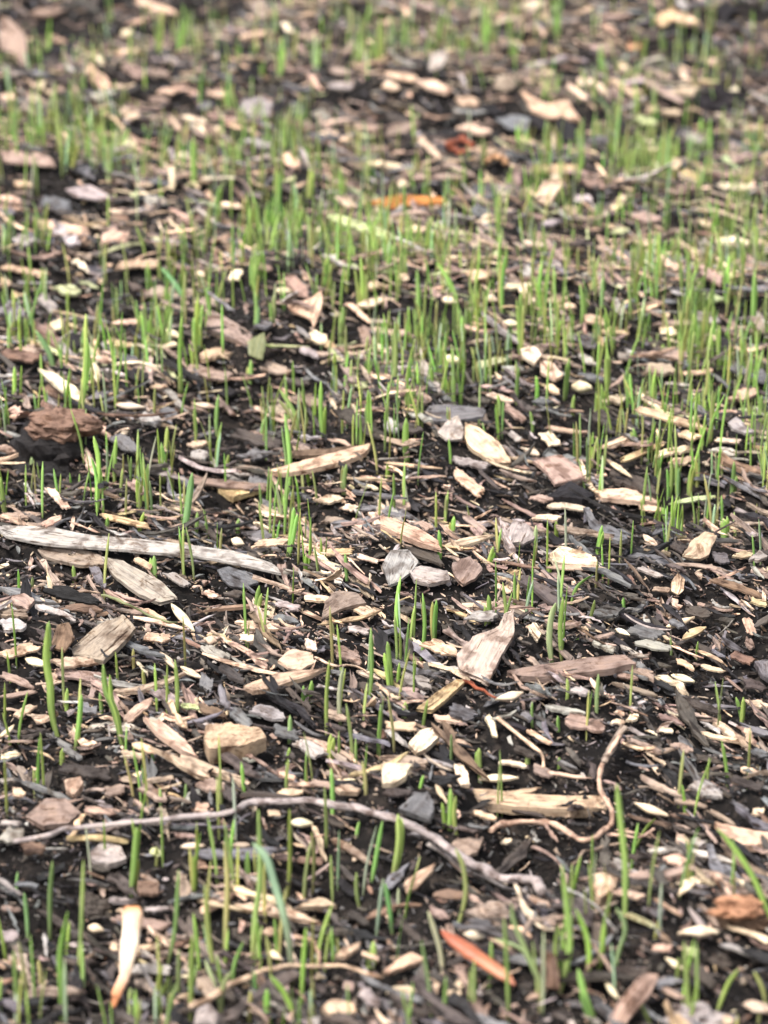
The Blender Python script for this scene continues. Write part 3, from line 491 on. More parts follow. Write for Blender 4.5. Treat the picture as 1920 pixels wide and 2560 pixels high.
twig('E', [(440,360),(500,375),(560,400),(640,450),(700,465),(765,478)], 16, 'v', 'dead_stalk', 'stalk', 'thin yellow green stalk in front of the silvery pink chip', 'yellow green stalk', .006, .8, 17, mat=M_GRASS)
twig('C', [(670,1030),(760,1055),(870,1087)], 12, 'c', 'dead_stalk', 'stalk', 'thin pale straw crossing in front of a tall pale blade', None, .006, .8, 18)
twig('E', [(1362,628),(1450,655),(1540,680),(1640,722)], 14, 'c', 'dead_stalk', 'stalk', 'thin cream straw ending right of the pointed tan scrap', None, .006, .8, 19)
twig('D', [(950,200),(1040,280),(1130,330),(1240,350)], 16, 'n', 'twig', 'twig', 'dark slanting twig among the grass at upper right', None, .006, .8, 20)
twig('F', [(1040,925),(1000,990),(950,1080)], 44, 'p', 'bark_strip', 'bark', 'pinkish bark strip from which the tan root climbs', None, .007, .5, 21)
# rust red ring, ochre arc (curled dead leaves), rusty pod, standing peg
def ring(pan, cx_, cy_, rx, ry, w, c, arc, name, label, land, sd_=1):
    pts = [(cx_+rx*math.cos(t), cy_-ry*math.sin(t)) for t in np.linspace(arc[0], arc[1], 9)]
    return twig(pan, pts, w, c, name, 'leaf', label, land, .006, 1.0, sd_, M_BARK, (1,.8))
ring('B', 328, 632, 55, 22, 26, 'r', (-.3, 5.7), 'curled_leaf', 'rust red leaf curled into a ring in the far mulch', 'rust red curled leaf', 31)
ring('B', 485, 705, 42, 28, 24, 'o', (.1, 3.0), 'curled_leaf', 'small ochre curled leaf right of the rust red ring', 'ochre curled leaf', 32)
def solid(pan, pts, widths, cols, name, cat, label, land, mode, base_i, lean=0., flat=.6, lift=.003, mat=None, rough=.05, sd_=5):
    """rounded body along a traced centre line, lying on a plane leaning towards the viewer"""
    rng = np.random.RandomState(sd_)
    S_ = [src(pan,*p) for p in pts]; P0 = at(*S_[base_i], lift)
    q, e1, e2, n = plane_pts(P0, math.radians(lean), S_)
    P = catmull([P0 + a*e1 + b*e2 for a, b in q], 8); k = len(P)
    Wd = np.interp(np.linspace(0,1,k), np.linspace(0,1,len(widths)), widths)
    dist = np.linalg.norm(P0-np.array((0,0,CAM_H))); R = Wd/ZS/2*dist*TV/(SRC_H/2)
    V, F, G = tube(P, R, 12, rng, flat, rough, n)
    cc = np.array([PAL[c] if isinstance(c, str) else c for c in cols]); tt = np.linspace(0,1,k); kk = np.linspace(0,1,len(cc))
    C_ = np.stack([np.interp(tt, kk, cc[:,i]) for i in range(3)], -1); C_ = np.repeat(C_, 12, 0); C_ = np.vstack([C_, C_[0], C_[-1]])
    cw = V.mean(0); cw[2] = V[:,2].min()
    o = link_mesh(name, V, F, mat or M_WOOD, C_, G, cw, True)
    register(o, name, cat, label, land, np.mean([s[0] for s in S_]), np.mean([s[1] for s in S_]), name.replace('_',' '))
    FOOT.append((P[0][0],P[0][1],P[-1][0],P[-1][1], R.max()))
    return o
M_SMOOTH = wood_mat('smooth_husk', 60, 500, .75, 1.12, .5, .75, .25, .4, (.6,.72))
solid('H', [(248,702),(300,745),(380,800),(460,855),(530,905),(566,938)], [12,58,70,66,48,10], ['r',(.30,.09,.045),(.35,.115,.055),(.44,.20,.11),(.34,.12,.07)], 'seed_pod', 'pod',
      'rusty orange spindle shaped pod slanting down right at the bottom', 'rusty orange pod', 0, 5, 22, .6, .004, M_SMOOTH)
solid('G', [(490,1035),(505,975),(535,905),(548,840),(565,720),(572,630),(573,596)], [14,44,44,62,78,88,60], [(.45,.17,.07),(.62,.27,.13),(.74,.50,.35),(.80,.64,.49),(.80,.66,.52),(.74,.50,.34),(.55,.23,.07)], 'bud_scale', 'bud scale',
      'upright cream white bud scale with orange tip and base at lower left', 'cream white bud scale', 0, 0, 62, .45, .003, M_SMOOTH)
# lumps
def lump(pan, x, y, rx, ry, rz, c, name, label, land, sd_, lift=0.):
    rng = np.random.RandomState(sd_); sx, sy = src(pan, x, y); P = at(sx, sy, lift)
    dist = np.linalg.norm(P-np.array((0,0,CAM_H))); k = dist*TV/(SRC_H/2)/ZS
    nu, nv = 34, 20; V = []; G = []; rm = rx*k
    for i in range(nv):
        th = math.pi*(i+.02)/(nv-.96)
        for j in range(nu):
            ph = 2*math.pi*j/nu; d = np.array((math.sin(th)*math.cos(ph), math.sin(th)*math.sin(ph), math.cos(th)))
            nz = float(vnoise(d[0]*2.1+sd_, d[1]*2.1+d[2]*1.7, sd_))*.7 + float(vnoise(d[0]*5+9, d[1]*5+d[2]*6, sd_+1))*.45 + float(vnoise(d[0]*12, d[1]*12+d[2]*14, sd_+2))*.22
            r = .45 + .75*nz
            V.append(P + d*np.array((rx*k, ry*k, rz*k))*r); G.append(V[-1])
    F = [(i*nu+j, (i+1)*nu+j, (i+1)*nu+(j+1)%nu, i*nu+(j+1)%nu) for i in range(nv-1) for j in range(nu)]
    V = np.array(V); cw = V.mean(0); cw[2] = V[:,2].min()
    o = link_mesh(name, V, F, M_BARK, np.tile(pcol(c, rng, .05), (len(V),1)), V, cw, False)
    register(o, name, 'bark' if 'bark' in name else name, label, land, sx, sy, WORD[c]+' '+name.replace('_',' '))
    FOOT.append((P[0]-rm*.6, P[1], P[0]+rm*.6, P[1], ry*k*.8)); return o
lump('C', 225, 905, 190, 130, 175, 'd', 'clod', 'added black crumbly mass standing for the shade under the rugged bark lump', None, 23)  # dark body added under the lump; its black stands in for the shade there
lump('C', 160, 975, 175, 90, 85, 'd', 'clod', 'low added black mass for the shaded hollow in front of the rugged bark lump', None, 24)  # added too: black colour plays the shade of the hollow before the lump
lump('C', 245, 738, 165, 100, 74, 'b', 'bark_lump', 'rugged brown lump of bark overhanging a black gap at the left', 'rugged bark lump', 3, .013)
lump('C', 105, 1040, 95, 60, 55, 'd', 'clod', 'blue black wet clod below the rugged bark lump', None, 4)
lump('B', 1440, 480, 150, 120, 90, 'd', 'clod', 'large black soil clod in the upper right', 'large black clod', 5)
lump('A', 350, 235, 110, 90, 55, 'd', 'clod', 'black soil clod in the upper left behind tan chips', None, 6)
lump('A', 1090, 340, 80, 70, 50, 'd', 'clod', 'black soil clod behind the square mauve flake', None, 7)
lump('D', 830, 120, 46, 45, 75, 'd', 'clod', 'small upright black clod among the grass at right', 'small upright black clod', 8)
lump('G', 395, 600, 70, 60, 55, 'n', 'clod', 'brown soil clod left of the cream white bud scale', None, 9)
lump('H', 490, 650, 125, 80, 62, 'p', 'bark_clod', 'big pinkish grey crumbly clod of bark near the rusty pod', 'crumbly bark clod', 13)
lump('H', 1560, 640, 150, 90, 60, 'b', 'bark_clod', 'rusty brown crumbling bark clod at the right edge', 'rusty bark clod', 14)
lump('H', 1370, 1110, 150, 100, 80, 'm', 'stone', 'pale bluish white rounded stone at the bottom edge', 'pale rounded stone', 15)
lump('H', 560, 350, 60, 60, 45, 'n', 'clod', 'dark mossy clod in the hollow right of the grey twig', None, 10)
lump('H', 1530, 605, 120, 60, 50, 'o', 'bark_lump', 'dull orange crumbling lump on the rusty clod at the right edge', 'orange lump', 12, .006)
# ------------------------------------------------------------------ grass
GP = dict(G=(.50,.68,.22), Y=(.58,.62,.27), D=(.43,.60,.24), B=(.45,.66,.33), P=(.68,.78,.56))
GW = dict(G='bright green', Y='yellowish green', D='deep green', B='pale bluish green', P='pale green')
def blade_geo(C_, wmax, rng, face, tipk=1.):
    """lens-section blade along C_"""
    n = len(C_); V = []; G = []; s = 0.; off = rng.uniform(0,1,3); yaw = face
    for i in range(n):
        t = i/(n-1); tg = C_[min(i+1,n-1)]-C_[max(i-1,0)]; tg = tg/(np.linalg.norm(tg)+1e-9)
        sdv = np.array((math.cos(yaw+.5*t), math.sin(yaw+.5*t), 0)); sdv = sdv - tg*np.dot(sdv,tg); sdv /= np.linalg.norm(sdv)+1e-9; nv = np.cross(sdv, tg)
        w = wmax*.5*(.55+.45*min(1,t*3))*(1 if t < .78 else max(.2, 1-((t-.78)/.22)**2.2*tipk))
        if i: s += np.linalg.norm(C_[i]-C_[i-1])
        for a, b in ((-1,.12),(0,-.16),(1,.12),(0,.02)):
            V.append(C_[i]+sdv*w*a+nv*w*b*2); G.append(off+np.array((s, w*a, w*b)))
    F = [(i*4+j, i*4+(j+1)%4, i*4+4+(j+1)%4, i*4+4+j) for i in range(n-1) for j in range(4)]
    F += [(3,2,1,0), (n*4-4,n*4-3,n*4-2,n*4-1)]
    return np.array(V), np.array(F), np.array(G)
def blade_col(cname, n, rng):
    base = np.array(GP[cname])*(1+rng.uniform(-.2,.2))*(1+rng.uniform(-.12,.12,3)); t = np.linspace(0,1,n)[:,None]
    root = np.array((.38,.30,.16)) if rng.rand() < .35 else np.array((.36,.42,.16))
    k = np.clip(1-t*(2.2+rng.rand()*2), 0, 1)*.8
    tip = np.array((.36,.46,.12)); kt = np.clip((t-.8)*3, 0, 1)*.5
    c = base*(1-k)+root*k; c = c*(1-kt)+tip*kt
    return np.repeat(c, 4, 0)
BL = dict(
G='''560 580 580 400 590 255/50/G;1270 930 1240 700 1185 500 1150 390 1092 325/44/P/H;215 740 215 560 226 402/32/D;265 1106 262 930 258 800 292 620/40/G;120 755 115 640 104 538/26/B;335 900 350 700 360 400/26/Y
75 550 76 448/20/B;715 860 755 700 772 440/28/D;680 1030 700 850/30/Y;830 560 836 378/36/G;822 1106 826 870 832 720/36/G;770 1000 772 780/26/D;940 900 902 740 885 500/36/Y;965 860 976 650 982 480 970 318/36/Y
1085 850 1100 650 1122 480 1115 178/38/G;1150 680 1142 400/26/Y;1240 560 1252 400 1250 178/28/G;1350 550 1356 380 1345 278/26/Y;1175 1106 1152 955/42/G;1300 1106 1232 980 1168 898/36/G;1300 1050 1310 850 1322 690/30/G
1075 1106 1082 960/30/Y;1000 960 1012 850 1050 750/28/B;950 1106 962 950 1002 880/36/Y;1600 500 1622 400 1652 228/30/G;1540 300 1552 230/24/G;1560 600 1540 450/26/Y;1620 750 1640 600 1656 478/26/P;1390 740 1422 668/30/D
1600 870 1612 748/50/G;555 1106 562 950/32/Y;5 1050 6 908/28/G;170 950 164 830/26/Y;150 60 166 -10/30/G;1240 110 1246 -40/22/Y;1435 240 1430 0/30/G;1580 120 1565 -30/26/Y;960 160 950 20/26/Y;790 150 802 68/22/D
690 180 690 88/22/G;665 440 676 338/24/Y;1070 490 1070 358/30/G;890 1000 880 870/24/Y;1110 1000 1100 880/26/D;730 1100 750 960/40/Y;1450 860 1456 730/22/Y''',
H='''262 900 240 780 190 618/34/P;305 700 350 560 342 430 308 348/32/Y;30 480 62 330 60 198/42/G;40 720 22 600 4 498/32/B;70 640 62 520/26/P;668 1060 678 950 630 830 562 670 550 588/34/B;675 920 600 790 478 738/24/P
540 1106 530 850 518 650/26/D;450 950 462 750/28/G;255 1106 266 900/32/D;750 980 782 880 802 760 792 620 768 420/42/G;770 950 740 800 752 680/30/Y;932 1106 872 1000 838 868/46/G;880 950 882 760 828 608/34/G
920 900 942 780 952 668/34/G;985 910 1012 800 1042 690 1002 600/30/B;1035 700 1042 560 1040 400 1016 180 1006 70/42/G;1170 760 1186 658/22/Y;1330 1106 1310 960 1296 748/34/G;1250 930 1272 820/26/G;1430 1050 1482 940 1532 868/30/G
1165 1106 1122 1040 1104 1018/28/G;1659 1060 1640 970 1598 878/26/Y;1720 720 1642 580 1592 470 1522 360 1440 262/34/G/H;280 270 286 88/40/G;262 260 250 150/30/G;320 290 310 120/30/Y;420 70 410 -20/28/G
1070 350 1130 262 1172 218/26/G;820 520 832 430/26/D;150 90 170 30/22/G;1610 1100 1620 1040/26/Y''',
E='''265 1000 226 880 216 740 200 640 206 478/42/G/H;320 1030 342 900 352 788/34/G;290 880 290 760/28/G;532 1010 492 860 456 770 445 658/40/G;435 880 430 780/28/G;780 130 800 60 816 -60 830 -170/40/B/H;670 290 665 188/36/G
320 320 315 230/26/G;1115 460 1120 318/40/G;1240 190 1262 60 1270 -20/46/G;1410 970 1410 800 1422 640/28/G;1475 920 1482 668/30/P;1590 840 1602 500/28/G;1330 830 1346 728/38/G;1306 830 1310 750/30/G;1430 1106 1430 958/44/G
1250 1000 1252 878/32/B;1240 1106 1250 1018/30/G;760 900 755 638/28/Y;620 780 615 680/26/Y;580 680 575 590/22/Y;270 1106 270 1020/36/G;890 120 890 38/28/D;840 100 852 0/26/G;600 110 622 0/28/G;470 80 466 20/26/G
1030 100 1030 28/28/D;1440 550 1434 478/22/Y;660 1080 655 1038/22/D;1500 300 1490 178/26/D;1320 270 1322 178/32/G;130 340 140 280/24/D;215 640 212 470/24/D''',
F='''235 220 236 78/32/G;290 110 302 18/40/G;440 230 472 148/36/Y;655 180 656 58/32/P;740 130 742 38/32/G;920 190 942 58/34/G;705 300 716 228/32/G;220 550 226 378/38/G;65 560 72 278/28/G;150 660 166 350/26/G;445 490 450 358/48/G
570 460 564 258/26/D;732 672 714 560 722 450 742 392/36/P/H;770 640 760 500 772 368/34/G;805 400 820 350 850 305 905 268/24/D;800 560 840 545/30/G;40 820 22 650 14 560/44/G;70 780 66 650/30/G;785 810 790 718/24/G
920 870 926 700/28/B;1040 430 1034 368/26/G;1350 640 1356 558/20/G;1540 920 1552 800/32/G;1550 890 1520 800/26/G;420 1106 410 1020/48/G;615 1090 622 1038/34/G;760 1106 756 1060/30/G;290 1090 290 960/22/D;755 950 750 880/26/G
80 890 92 820/46/Y;1470 140 1482 18/46/G;1250 60 1202 -20/36/G;645 930 640 820/20/D;870 480 910 380/24/Y;1240 620 1236 540/18/D''',
C='''28 1106 2 955/32/G;235 500 212 420 152 320/32/B/H;806 192 762 130 698 52/30/B/H;345 700 368 450 370 250/30/Y;420 1106 426 900 404 778/40/G;345 690 346 628/32/B;130 970 136 868/34/B;215 950 222 868/32/D;495 990 502 778/28/G
640 1090 640 898/36/G;845 420 852 178/48/G;620 430 622 200/44/G;790 600 786 258/28/G;1095 320 1102 158/34/G;1095 150 1090 0/44/G;1410 130 1422 0/44/G;1555 240 1556 0/54/G;1395 790 1386 540/36/G;1240 1060 1252 900 1230 680/40/G
1292 770 1272 680 1208 578/38/Y;710 860 722 738/28/G;985 950 986 858/28/Y;1440 540 1446 418/28/G;1600 760 1590 578/38/G;1475 400 1482 218/42/D;60 620 62 478/28/G;50 400 44 238/32/P;1075 570 1082 448/30/G;790 170 790 20/42/G
1340 980 1324 928/28/G;1490 1030 1496 898/34/D;660 420 650 250/30/G;1170 300 1180 170/28/Y;940 780 944 600/26/D;740 300 744 190/26/D;1240 410 1200 400 1150 384/20/G;600 1100 590 960/26/G;110 200 130 60/30/Y''',
D='''40 590 46 278/34/G;200 600 202 478/34/G;120 700 110 558/48/G;105 892 95 700/42/G/H;590 470 586 168/34/G;312 182 272 100 228 28/30/G;140 280 142 58/32/G;675 280 682 20/34/G;515 260 522 0/32/G;970 620 962 418/36/G
1060 640 1062 508/28/G;1100 832 1074 743/32/G;1310 680 1326 538/28/G;1230 1050 1240 868/34/G;1272 1050 1264 880/32/G;1322 1050 1332 900/34/G;1352 1000 1346 878/28/Y;1500 1030 1512 888/34/D;1380 820 1370 738/28/G;10 960 16 888/30/G
650 640 656 518/28/G;575 640 582 480/28/G;500 690 490 598/32/G;860 690 800 660/26/G;1590 340 1602 58/38/G;1490 200 1490 0/38/G;850 300 846 120/34/G;940 230 945 90/26/D;780 620 800 440/30/G;820 700 822 600/26/G;330 370 330 230/30/D;250 380 258 270/26/D
1160 440 1150 350/28/D;1200 450 1206 380/26/G;1420 380 1430 260/28/G;640 760 630 670/22/D;1640 700 1630 600/30/G''',
A='''680 240 692 88/32/G;775 232 782 78/42/G;872 480 882 268/30/D;1000 482 990 308/42/D;300 722 322 600/48/G;402 690 330 638/26/P;835 812 836 588/34/G;1190 1000 1202 738/44/G;960 662 955 600/30/G;190 262 216 78/32/G;1200 342 1216 158/52/G
1140 352 1140 258/30/G;1370 312 1360 150/44/P;1540 302 1552 120/46/G;1620 302 1642 78/50/G;620 50 652 112/26/B;170 642 162 518/34/G;70 642 72 428/34/D;640 640 620 540/30/D;1080 1090 1100 880/40/G;470 800 476 620/28/D;1330 900 1340 720/34/Y''',
B='''240 212 252 50/42/G;700 682 702 518/46/D;845 652 852 518/24/Y;985 520 950 450 898 408/24/B/H;1000 682 1022 448/28/D;1140 642 1152 540/32/G;1210 702 1232 600/42/G;1415 682 1410 508/28/G;1370 602 1372 508/26/G;920 1002 922 878/50/D
545 822 552 718/28/G;490 1062 486 858/32/G;420 742 426 590/28/Y;200 1106 202 1030/60/G;430 202 442 30/38/G;565 242 546 148/38/G;1340 262 1342 148/50/P;1610 1100 1602 968/42/G;1090 720 1080 640/34/G;1210 240 1200 130/40/D''')
HERO_LAB = {('G','1270'):('long pale bluish blade bending left at the lower left centre','longest pale blade'),
 ('H','1720'):('long bright green blade leaning in from the right edge','blade leaning in at right'),
 ('E','265'):('tall bright blade with a crooked stem left of a pair of sprouts','crooked tall blade'),
 ('E','780'):('tall pale upright blade in front of the long flat stick','tall pale upright blade'),
 ('F','732'):('pale blade curved like a bracket behind the level bark strip','curved pale blade'),
 ('C','235'):('bluish blade leaning left near the left edge behind the knotted splinter','bluish blade at left'),
 ('C','806'):('bluish blade leaning far to the left among the grass at upper left','bluish slanting blade'),
 ('D','105'):('straight dark rimmed green blade in front of the blue grey slab','straight green blade'),
 ('B','985'):('mint green blade arching left beside the far sagging chip','mint green far blade')}
for pan, txt in BL.items():
    for ent in txt.replace('\n',';').split(';'):
        if not ent.strip(): continue
        seed += 1; rng = np.random.RandomState(seed)
        f = ent.split('/'); p = list(map(float, f[0].split())); S_ = [src(pan, a, b) for a, b in zip(p[::2], p[1::2])]
        P0 = at(*S_[0], 0.); slope = rng.uniform(-.15,.25)
        nn = np.array((0., -1., slope)); C0 = np.array((0,0,CAM_H)); P = []
        for s_ in S_:
            r = ray(*s_); t = np.dot(P0-C0, nn)/np.dot(r, nn); P.append(C0+r*t)
        P[0] = P[0] - np.array((0,0,.002)); C_ = catmull(P, 5 if len(P) > 2 else 7)
        if len(P) == 2:
            tt = np.linspace(0,1,len(C_)); L = np.linalg.norm(P[1]-P[0]); C_ = C_ + np.outer(np.sin(tt*math.pi)*L*rng.uniform(-.05,.05), (1,0,0))
        w = float(f[1])*.64/ZS*np.linalg.norm(P0-C0)*TV/(SRC_H/2)
        nb = 1 + int(w > .0014) + int(w > .002) + int(w > .003); w1 = min(w, .0014)
        if len(f) > 3: nb = 1; w1 = min(w*1.15, .0021)
        V, F, G = blade_geo(C_, w1, rng, rng.uniform(-.35,.2), .9); Cc = blade_col(f[2], len(C_), rng)
        for kb in range(1, nb):
            dxy = np.array((rng.choice((-1,1))*rng.uniform(.3,.6)*w, rng.uniform(-.5,.5)*w, 0)); tt = np.linspace(0,1,len(C_))[:,None]
            C2 = C_[0] + (C_-C_[0])*rng.uniform(.6,.95) + dxy*(.4+.9*tt)
            V2, F2, G2 = blade_geo(C2, w1*.9, rng, rng.uniform(-.5,.5), .9)
            F = np.vstack([F, F2+len(V)]); V = np.vstack([V, V2]); G = np.vstack([G, G2]); Cc = np.vstack([Cc, blade_col(rng.choice(list('GGYD')), len(C_), rng)])
        o = link_mesh('grass_seedling', V, F, M_GRASS, Cc, G, P0, True)
        key = HERO_LAB.get((pan, f[0].split()[0])) if len(f) > 3 else None
        ln = np.linalg.norm(P[-1]-P[0])
        mid = np.mean(S_, 0)
        lean = S_[-1][0]-S_[0][0]; adj = '' if abs(lean) < .25*abs(S_[-1][1]-S_[0][1]) else ('left leaning ' if lean < 0 else 'right leaning ')
        register(o, 'grass_seedling', 'grass', key[0] if key else None, key[1] if key else None, mid[0], mid[1], ('tall ' if ln > .017 else 'short ' if ln < .008 else '')+adj+GW[f[2]]+' sprout', 'grass seedlings sprouting through the mulch', ln)
# pale seed leaf
seed += 1
o = chip('C', [(1075,440),(1068,370),(1105,345),(1142,328),(1152,380),(1132,452)], None, 'v', 50, 'chip', seed, .0006, 'seed_leaf', 'leaf', 'pale mint seed leaf at the end of the wide brown bark strip', 'pale mint seed leaf')
o.data.materials[0] = M_GRASS
GD = ['226346754344','321221113423','774554225564','312697444468','335769965689','456537978788','443364763567','344252311175','123452334421','121241534100','432114513102','641125211204','223445231320','244665322312','344774335522','454564556444']
stuffV, stuffF, stuffG, stuffC = [], [], [], []; base_i = 0; extra = []
def rand_sprout(x, y, rng):
    z = float(H(x,y)); h = rng.uniform(.008,.0185)*(1.15 if rng.rand()<.2 else 1); w = rng.uniform(.0005,.0009)
    P0 = np.array((x,y,z-.002)); lean = rng.normal(0,.10,2); P = [P0, P0+np.array((lean[0]*.3*h, lean[1]*.3*h, h*.55)), P0+np.array((lean[0]*h, lean[1]*h, h+.002))]
    C_ = catmull(P, 3); c = rng.choice(list('GGGGGYYYYDP'))
    V, F, G = blade_geo(C_, w, rng, rng.uniform(-.8,.8), .9); return V, F, G, blade_col(c, len(C_), rng), P0, h, c, lean[0]
rng = np.random.RandomState(99); cand = []
for r_ in range(16):
    for c_ in range(12):
        k = (int(GD[r_][c_])/9)**1.5*(115 if r_ < 3 else 66 if r_ < 8 else 17 if r_ < 12 else 17)
        for _ in range(int(k + rng.rand())):
            # clump: offset around a few centres
            px, py = (c_+rng.rand())*160, (r_+rng.rand())*160 + 30
            if rng.rand() < .35 + .65*(vnoise(px/45., py/30., 12) > .5): 
                x, y = ground0(px, py); cand.append((x, y, True))
                while rng.rand() < .38: x += rng.normal(0,.0015); y += rng.normal(0,.003); cand.append((x, y, True))
for _ in range(2600):                       # the bed goes on outside the picture
    x, y = rng.uniform(-.5,.5), rng.uniform(.33,1.9); px, py, _d = project(x, y)
    if -40 < px < 1960 and -60 < py < 2600: continue
    if vnoise(x*14, y*9, 8) > .5: cand.append((x, y, False))
LG = [at(i['x'], i['y'])[:2] for i in ITEMS if i['land'] and not i['o'].name.startswith('grass')]
cand = [q for q in cand if not (rng.rand() < .75 and any(abs(q[0]-a) < .007 and b-.028 < q[1] < b+.003 for a, b in LG))]
cand.sort(key=lambda q: q[1]); n_ind = 0
traced = sum(1 for i in ITEMS if i['o'].name.startswith('grass_seedling')); NIND = 300 - traced
for x, y, inside in cand:
    V, F, G, C_, P0, h, c, ln = rand_sprout(x, y, rng)
    if inside and n_ind < NIND:
        n_ind += 1
        o = link_mesh('grass_seedling', V, F, M_GRASS, C_, G, P0, True); px, py, _d = project(x, y, P0[2]+h*.5)
        register(o, 'grass_seedling', 'grass', None, None, px, py, ('tall ' if h > .016 else 'short ' if h < .011 else '')+('left leaning ' if ln < -.15 else 'right leaning ' if ln > .15 else '')+GW[c]+' thin sprout', 'grass seedlings sprouting through the mulch', h)
    else:
        stuffV.append(V); stuffF.append(F+base_i); stuffG.append(G); stuffC.append(C_); base_i += len(V)
g_ = link_mesh('grass', np.vstack(stuffV), np.vstack(stuffF), M_GRASS, np.vstack(stuffC), np.vstack(stuffG), None, True)
g_['kind'] = 'stuff'; g_['category'] = 'grass'; g_['label'] = 'fine green grass sprouts spread through the far mulch'
# ------------------------------------------------------------------ loose mulch (uncountable): thousands of flakes
LM = ['345553','555456','555666','345544','545544','554533','434443','333344']
def scatter(N, Lr, aspect, Tr, zr, tilt, seed_, dark, region, n, m, yawb, foot=True, scale_far=True):
    rng = np.random.RandomState(seed_)
    y = region[2] + (region[3]-region[2])*rng.rand(N)**1.15; half = .165*y + .10          # most where it can be seen, thinner to the sides
    x = rng.uniform(-1, 1, N)*half; out = rng.rand(N) < .24; x[out] = rng.uniform(region[0], region[1], out.sum())
    px, py, _d = project(x, y)
    keep = np.ones(N, bool)
    L = rng.uniform(*Lr, N)**1.0; L = Lr[0] + (Lr[1]-Lr[0])*rng.rand(N)**2.2
    if foot:
        for x0,y0,x1,y1,w in FOOT:
            dx, dy = x1-x0, y1-y0; l2 = dx*dx+dy*dy+1e-12
            t = np.clip(((x-x0)*dx+(y-y0)*dy)/l2, 0, 1); dd = np.hypot(x-x0-t*dx, y-y0-t*dy)
            keep &= dd > .72*w + .1*L
    x, y, px, py, L = x[keep], y[keep], px[keep], py[keep], L[keep]; N = len(x)
    Wd = L/rng.uniform(*aspect, N); T = np.minimum(rng.uniform(*Tr, N), .22*Wd)
    ym = rng.rand(N); damp = .55*vnoise(x*38, y*26, 31) + .45*vnoise(x*95, y*60, 32)      # damp dark patches of older mulch
    yaw = np.where(ym < yawb + .22*((px > 650) & (py > 1000)), rng.normal(-.95,.3,N), np.where(ym < yawb+.28, rng.normal(0,.35,N), rng.uniform(-1.6,1.6,N)))
    pitch = rng.normal(0, tilt, N); roll = rng.normal(0, tilt, N) 
    z = H(x, y) + rng.uniform(*zr, N)
    thin = rng.rand(N) > np.clip(.30+3.2*(damp-.22), .3, 1); z[thin & foot] -= .02        # fewer pieces lie in the damp hollows
    # colour
    cy_ = np.clip((py/320).astype(int),0,7); cx_ = np.clip((px/320).astype(int),0,5)
    lm = np.array([[int(c) for c in r] for r in LM])[cy_, cx_]/10.
    pl = lm*.74*(1-dark)*np.clip(3.0*(damp-.27), .05, 1.9) ; u = rng.rand(N)
    keys = ['t','p','c','m','g','n','d','v','b','y']
    base = np.array([PAL[k] for k in keys])
    w = np.stack([pl*.85, pl*1.3+.10, pl*.16, pl*.5+.04, .22+0*pl, .55*(1-pl), .26*(1-pl)*(1+dark), pl*.2*(py<1100), .05+0*pl, pl*.1], -1)
    w = w/w.sum(1, keepdims=True); cum = np.cumsum(w, 1); ki = (u[:,None] > cum).sum(1).clip(0, len(keys)-1)
    col = base[ki]*(1+rng.uniform(-.3,.3,(N,1)))*(1+rng.uniform(-.06,.06,(N,3)))
    NP = 24; pid = rng.randint(0, NP, N); F0 = grid_faces(n, m); Vs, Fs, Gs, Cs = [], [], [], []; off = 0
    for k in range(NP):
        r2 = np.random.RandomState(900+k+seed_); sh = r2.rand()
        jw = r2.uniform(.35, 1.0, (2, n)); jw[:,-1] *= r2.uniform(.15,.8); jw[:,0] *= r2.uniform(.3,1); cs = r2.uniform(-.35,.35,n)
        fn = lambda t, s: .5*(s*jw[int(s>0)][int(round(t*(n-1)))] + cs[int(round(t*(n-1)))])
        V, G = slab(1, lambda t: fn(t,-1), lambda t: fn(t,1), 1, n, m, r2, 0, 0, .26, .4, shear=r2.uniform(-.9,.9)*.4)
        V[:,0] -= .5
        I = np.where(pid == k)[0]
        if not len(I): continue
        bend = rng.uniform(-.12,.12,len(I))
        P = V[None]*np.stack([L[I], Wd[I], T[I]], -1)[:,None,:]
        P[:,:,2] += (V[None,:,0]**2)*4*bend[:,None]*L[I][:,None]
        cp, sp = np.cos(pitch[I]), np.sin(pitch[I]); cr, sr = np.cos(roll[I]), np.sin(roll[I]); cyw, syw = np.cos(yaw[I]), np.sin(yaw[I])
        X, Y, Z = P[...,0], P[...,1], P[...,2]
        Y2 = Y*cr[:,None]-Z*sr[:,None]; Z2 = Y*sr[:,None]+Z*cr[:,None]
        X3 = X*cp[:,None]+Z2*sp[:,None]; Z3 = -X*sp[:,None]+Z2*cp[:,None]
        X4 = X3*cyw[:,None]-Y2*syw[:,None]; Y4 = X3*syw[:,None]+Y2*cyw[:,None]
        O = np.stack([X4+x[I][:,None], Y4+y[I][:,None], Z3+z[I][:,None]], -1)
        nv = V.shape[0]; Vs.append(O.reshape(-1,3)); Gs.append((P + rng.uniform(0,1,(len(I),1,3))).reshape(-1,3)); Cs.append(np.repeat(col[I], nv, 0))
        Fs.append((F0[None]+ (np.arange(len(I))*nv)[:,None,None] + off).reshape(-1,4)); off += len(I)*nv
    return np.vstack(Vs), np.vstack(Fs), np.vstack(Gs), np.vstack(Cs)
REG = (-.5, .5, .33, 2.1)
parts = [scatter(74000, (.003,.011), (2,7.5), (.0003,.0009), (.0002,.0035), .28, 21, .30, REG, 5, 3, .45),
         scatter(37000, (.007,.028), (3.5,12), (.0005,.0013), (.001,.0052), .22, 22, -.15, REG, 7, 4, .6)]
off = 0; Vs, Fs, Gs, Cs = [], [], [], []
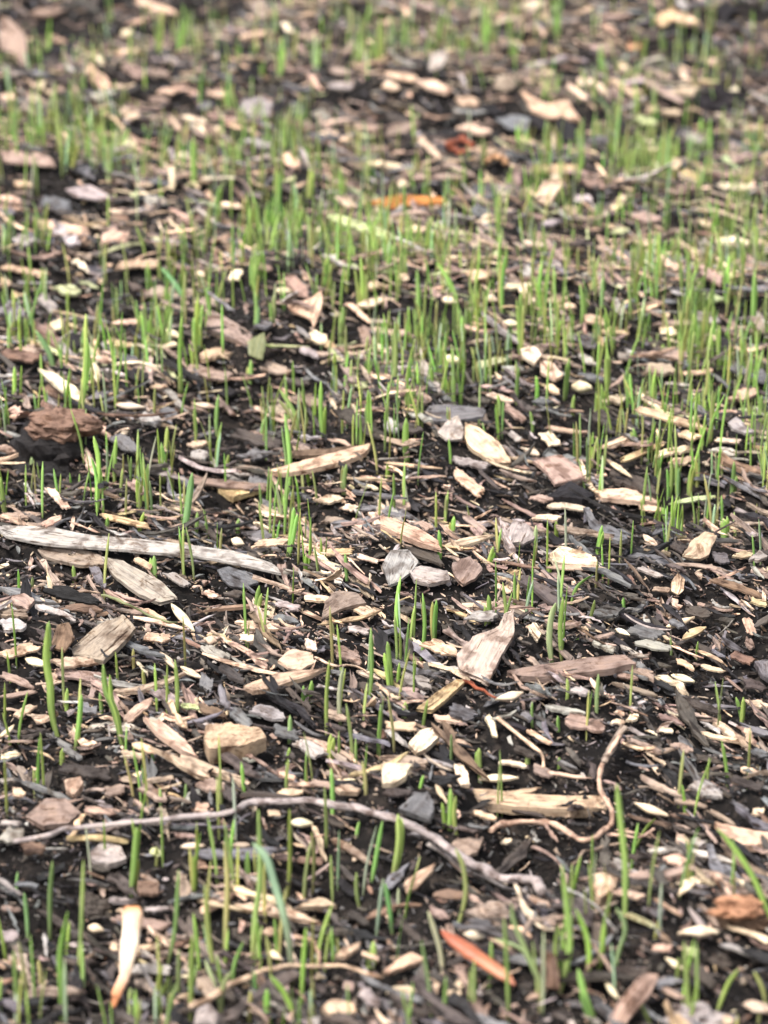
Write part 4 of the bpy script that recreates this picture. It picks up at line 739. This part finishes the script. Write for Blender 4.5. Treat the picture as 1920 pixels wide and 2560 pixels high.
for V, F, G, C_ in parts: Vs.append(V); Fs.append(F+off); Gs.append(G); Cs.append(C_); off += len(V)
mu = link_mesh('mulch', np.vstack(Vs), np.vstack(Fs), M_WET, np.vstack(Cs), np.vstack(Gs))
mu['kind'] = 'stuff'; mu['category'] = 'mulch'; mu['label'] = 'small shredded bark and wood crumbs covering the dark soil'
REGN = (-.15, .15, .36, .95)
V, F, G, C_ = scatter(105000, (.0012,.0036), (1.2,3), (.0004,.001), (.0,.002), .5, 23, .6, REG, 3, 2, .2, foot=False)
V2, F2, G2, C2 = scatter(60000, (.0006,.0022), (1.2,4), (.0003,.0007), (.0,.0012), .5, 24, .45, REGN, 3, 2, .2, foot=False)
V, F, G, C_ = np.vstack([V, V2]), np.vstack([F, F2+len(V)]), np.vstack([G, G2]), np.vstack([C_, C2])
cr = link_mesh('soil_crumbs', V, F, M_WET, C_, G); cr['kind'] = 'stuff'; cr['category'] = 'soil'; cr['label'] = 'dark damp crumbs of soil and bark between the flakes'
# ------------------------------------------------------------------ labels that single things out
LAND = [i for i in ITEMS if i['land']]
used = {i['label'] for i in ITEMS if i['label']}
def direction(dx, dy):
    dy *= 1.6
    if abs(dx) > 2.2*abs(dy): return 'right of' if dx > 0 else 'left of'
    if abs(dy) > 2.2*abs(dx): return 'in front of' if dy > 0 else 'behind'
    return ('in front and ' if dy > 0 else 'behind and ') + ('to the right of' if dx > 0 else 'to the left of')
for it in sorted(ITEMS, key=lambda i: -i['y']):
    if it['label']: continue
    ls = sorted(LAND, key=lambda l: math.hypot(l['x']-it['x'], (l['y']-it['y'])*1.6))[:14]; done = False
    for pre in ('just ', ''):
        for l in ls:
            dx, dy = it['x']-l['x'], it['y']-l['y']
            if pre and math.hypot(dx, dy*1.6) > 130: continue
            lb = f"{it['words']} {pre}{direction(dx,dy)} the {l['land']}"
            if lb not in used and len(lb.split()) <= 16: used.add(lb); it['o']['label'] = lb; it['label'] = lb; done = True; break
        if done: break
    if not done: it['o']['label'] = lb
print('items', len(ITEMS), 'objects', len(bpy.data.objects), 'grass ind', n_ind, 'traced', traced)
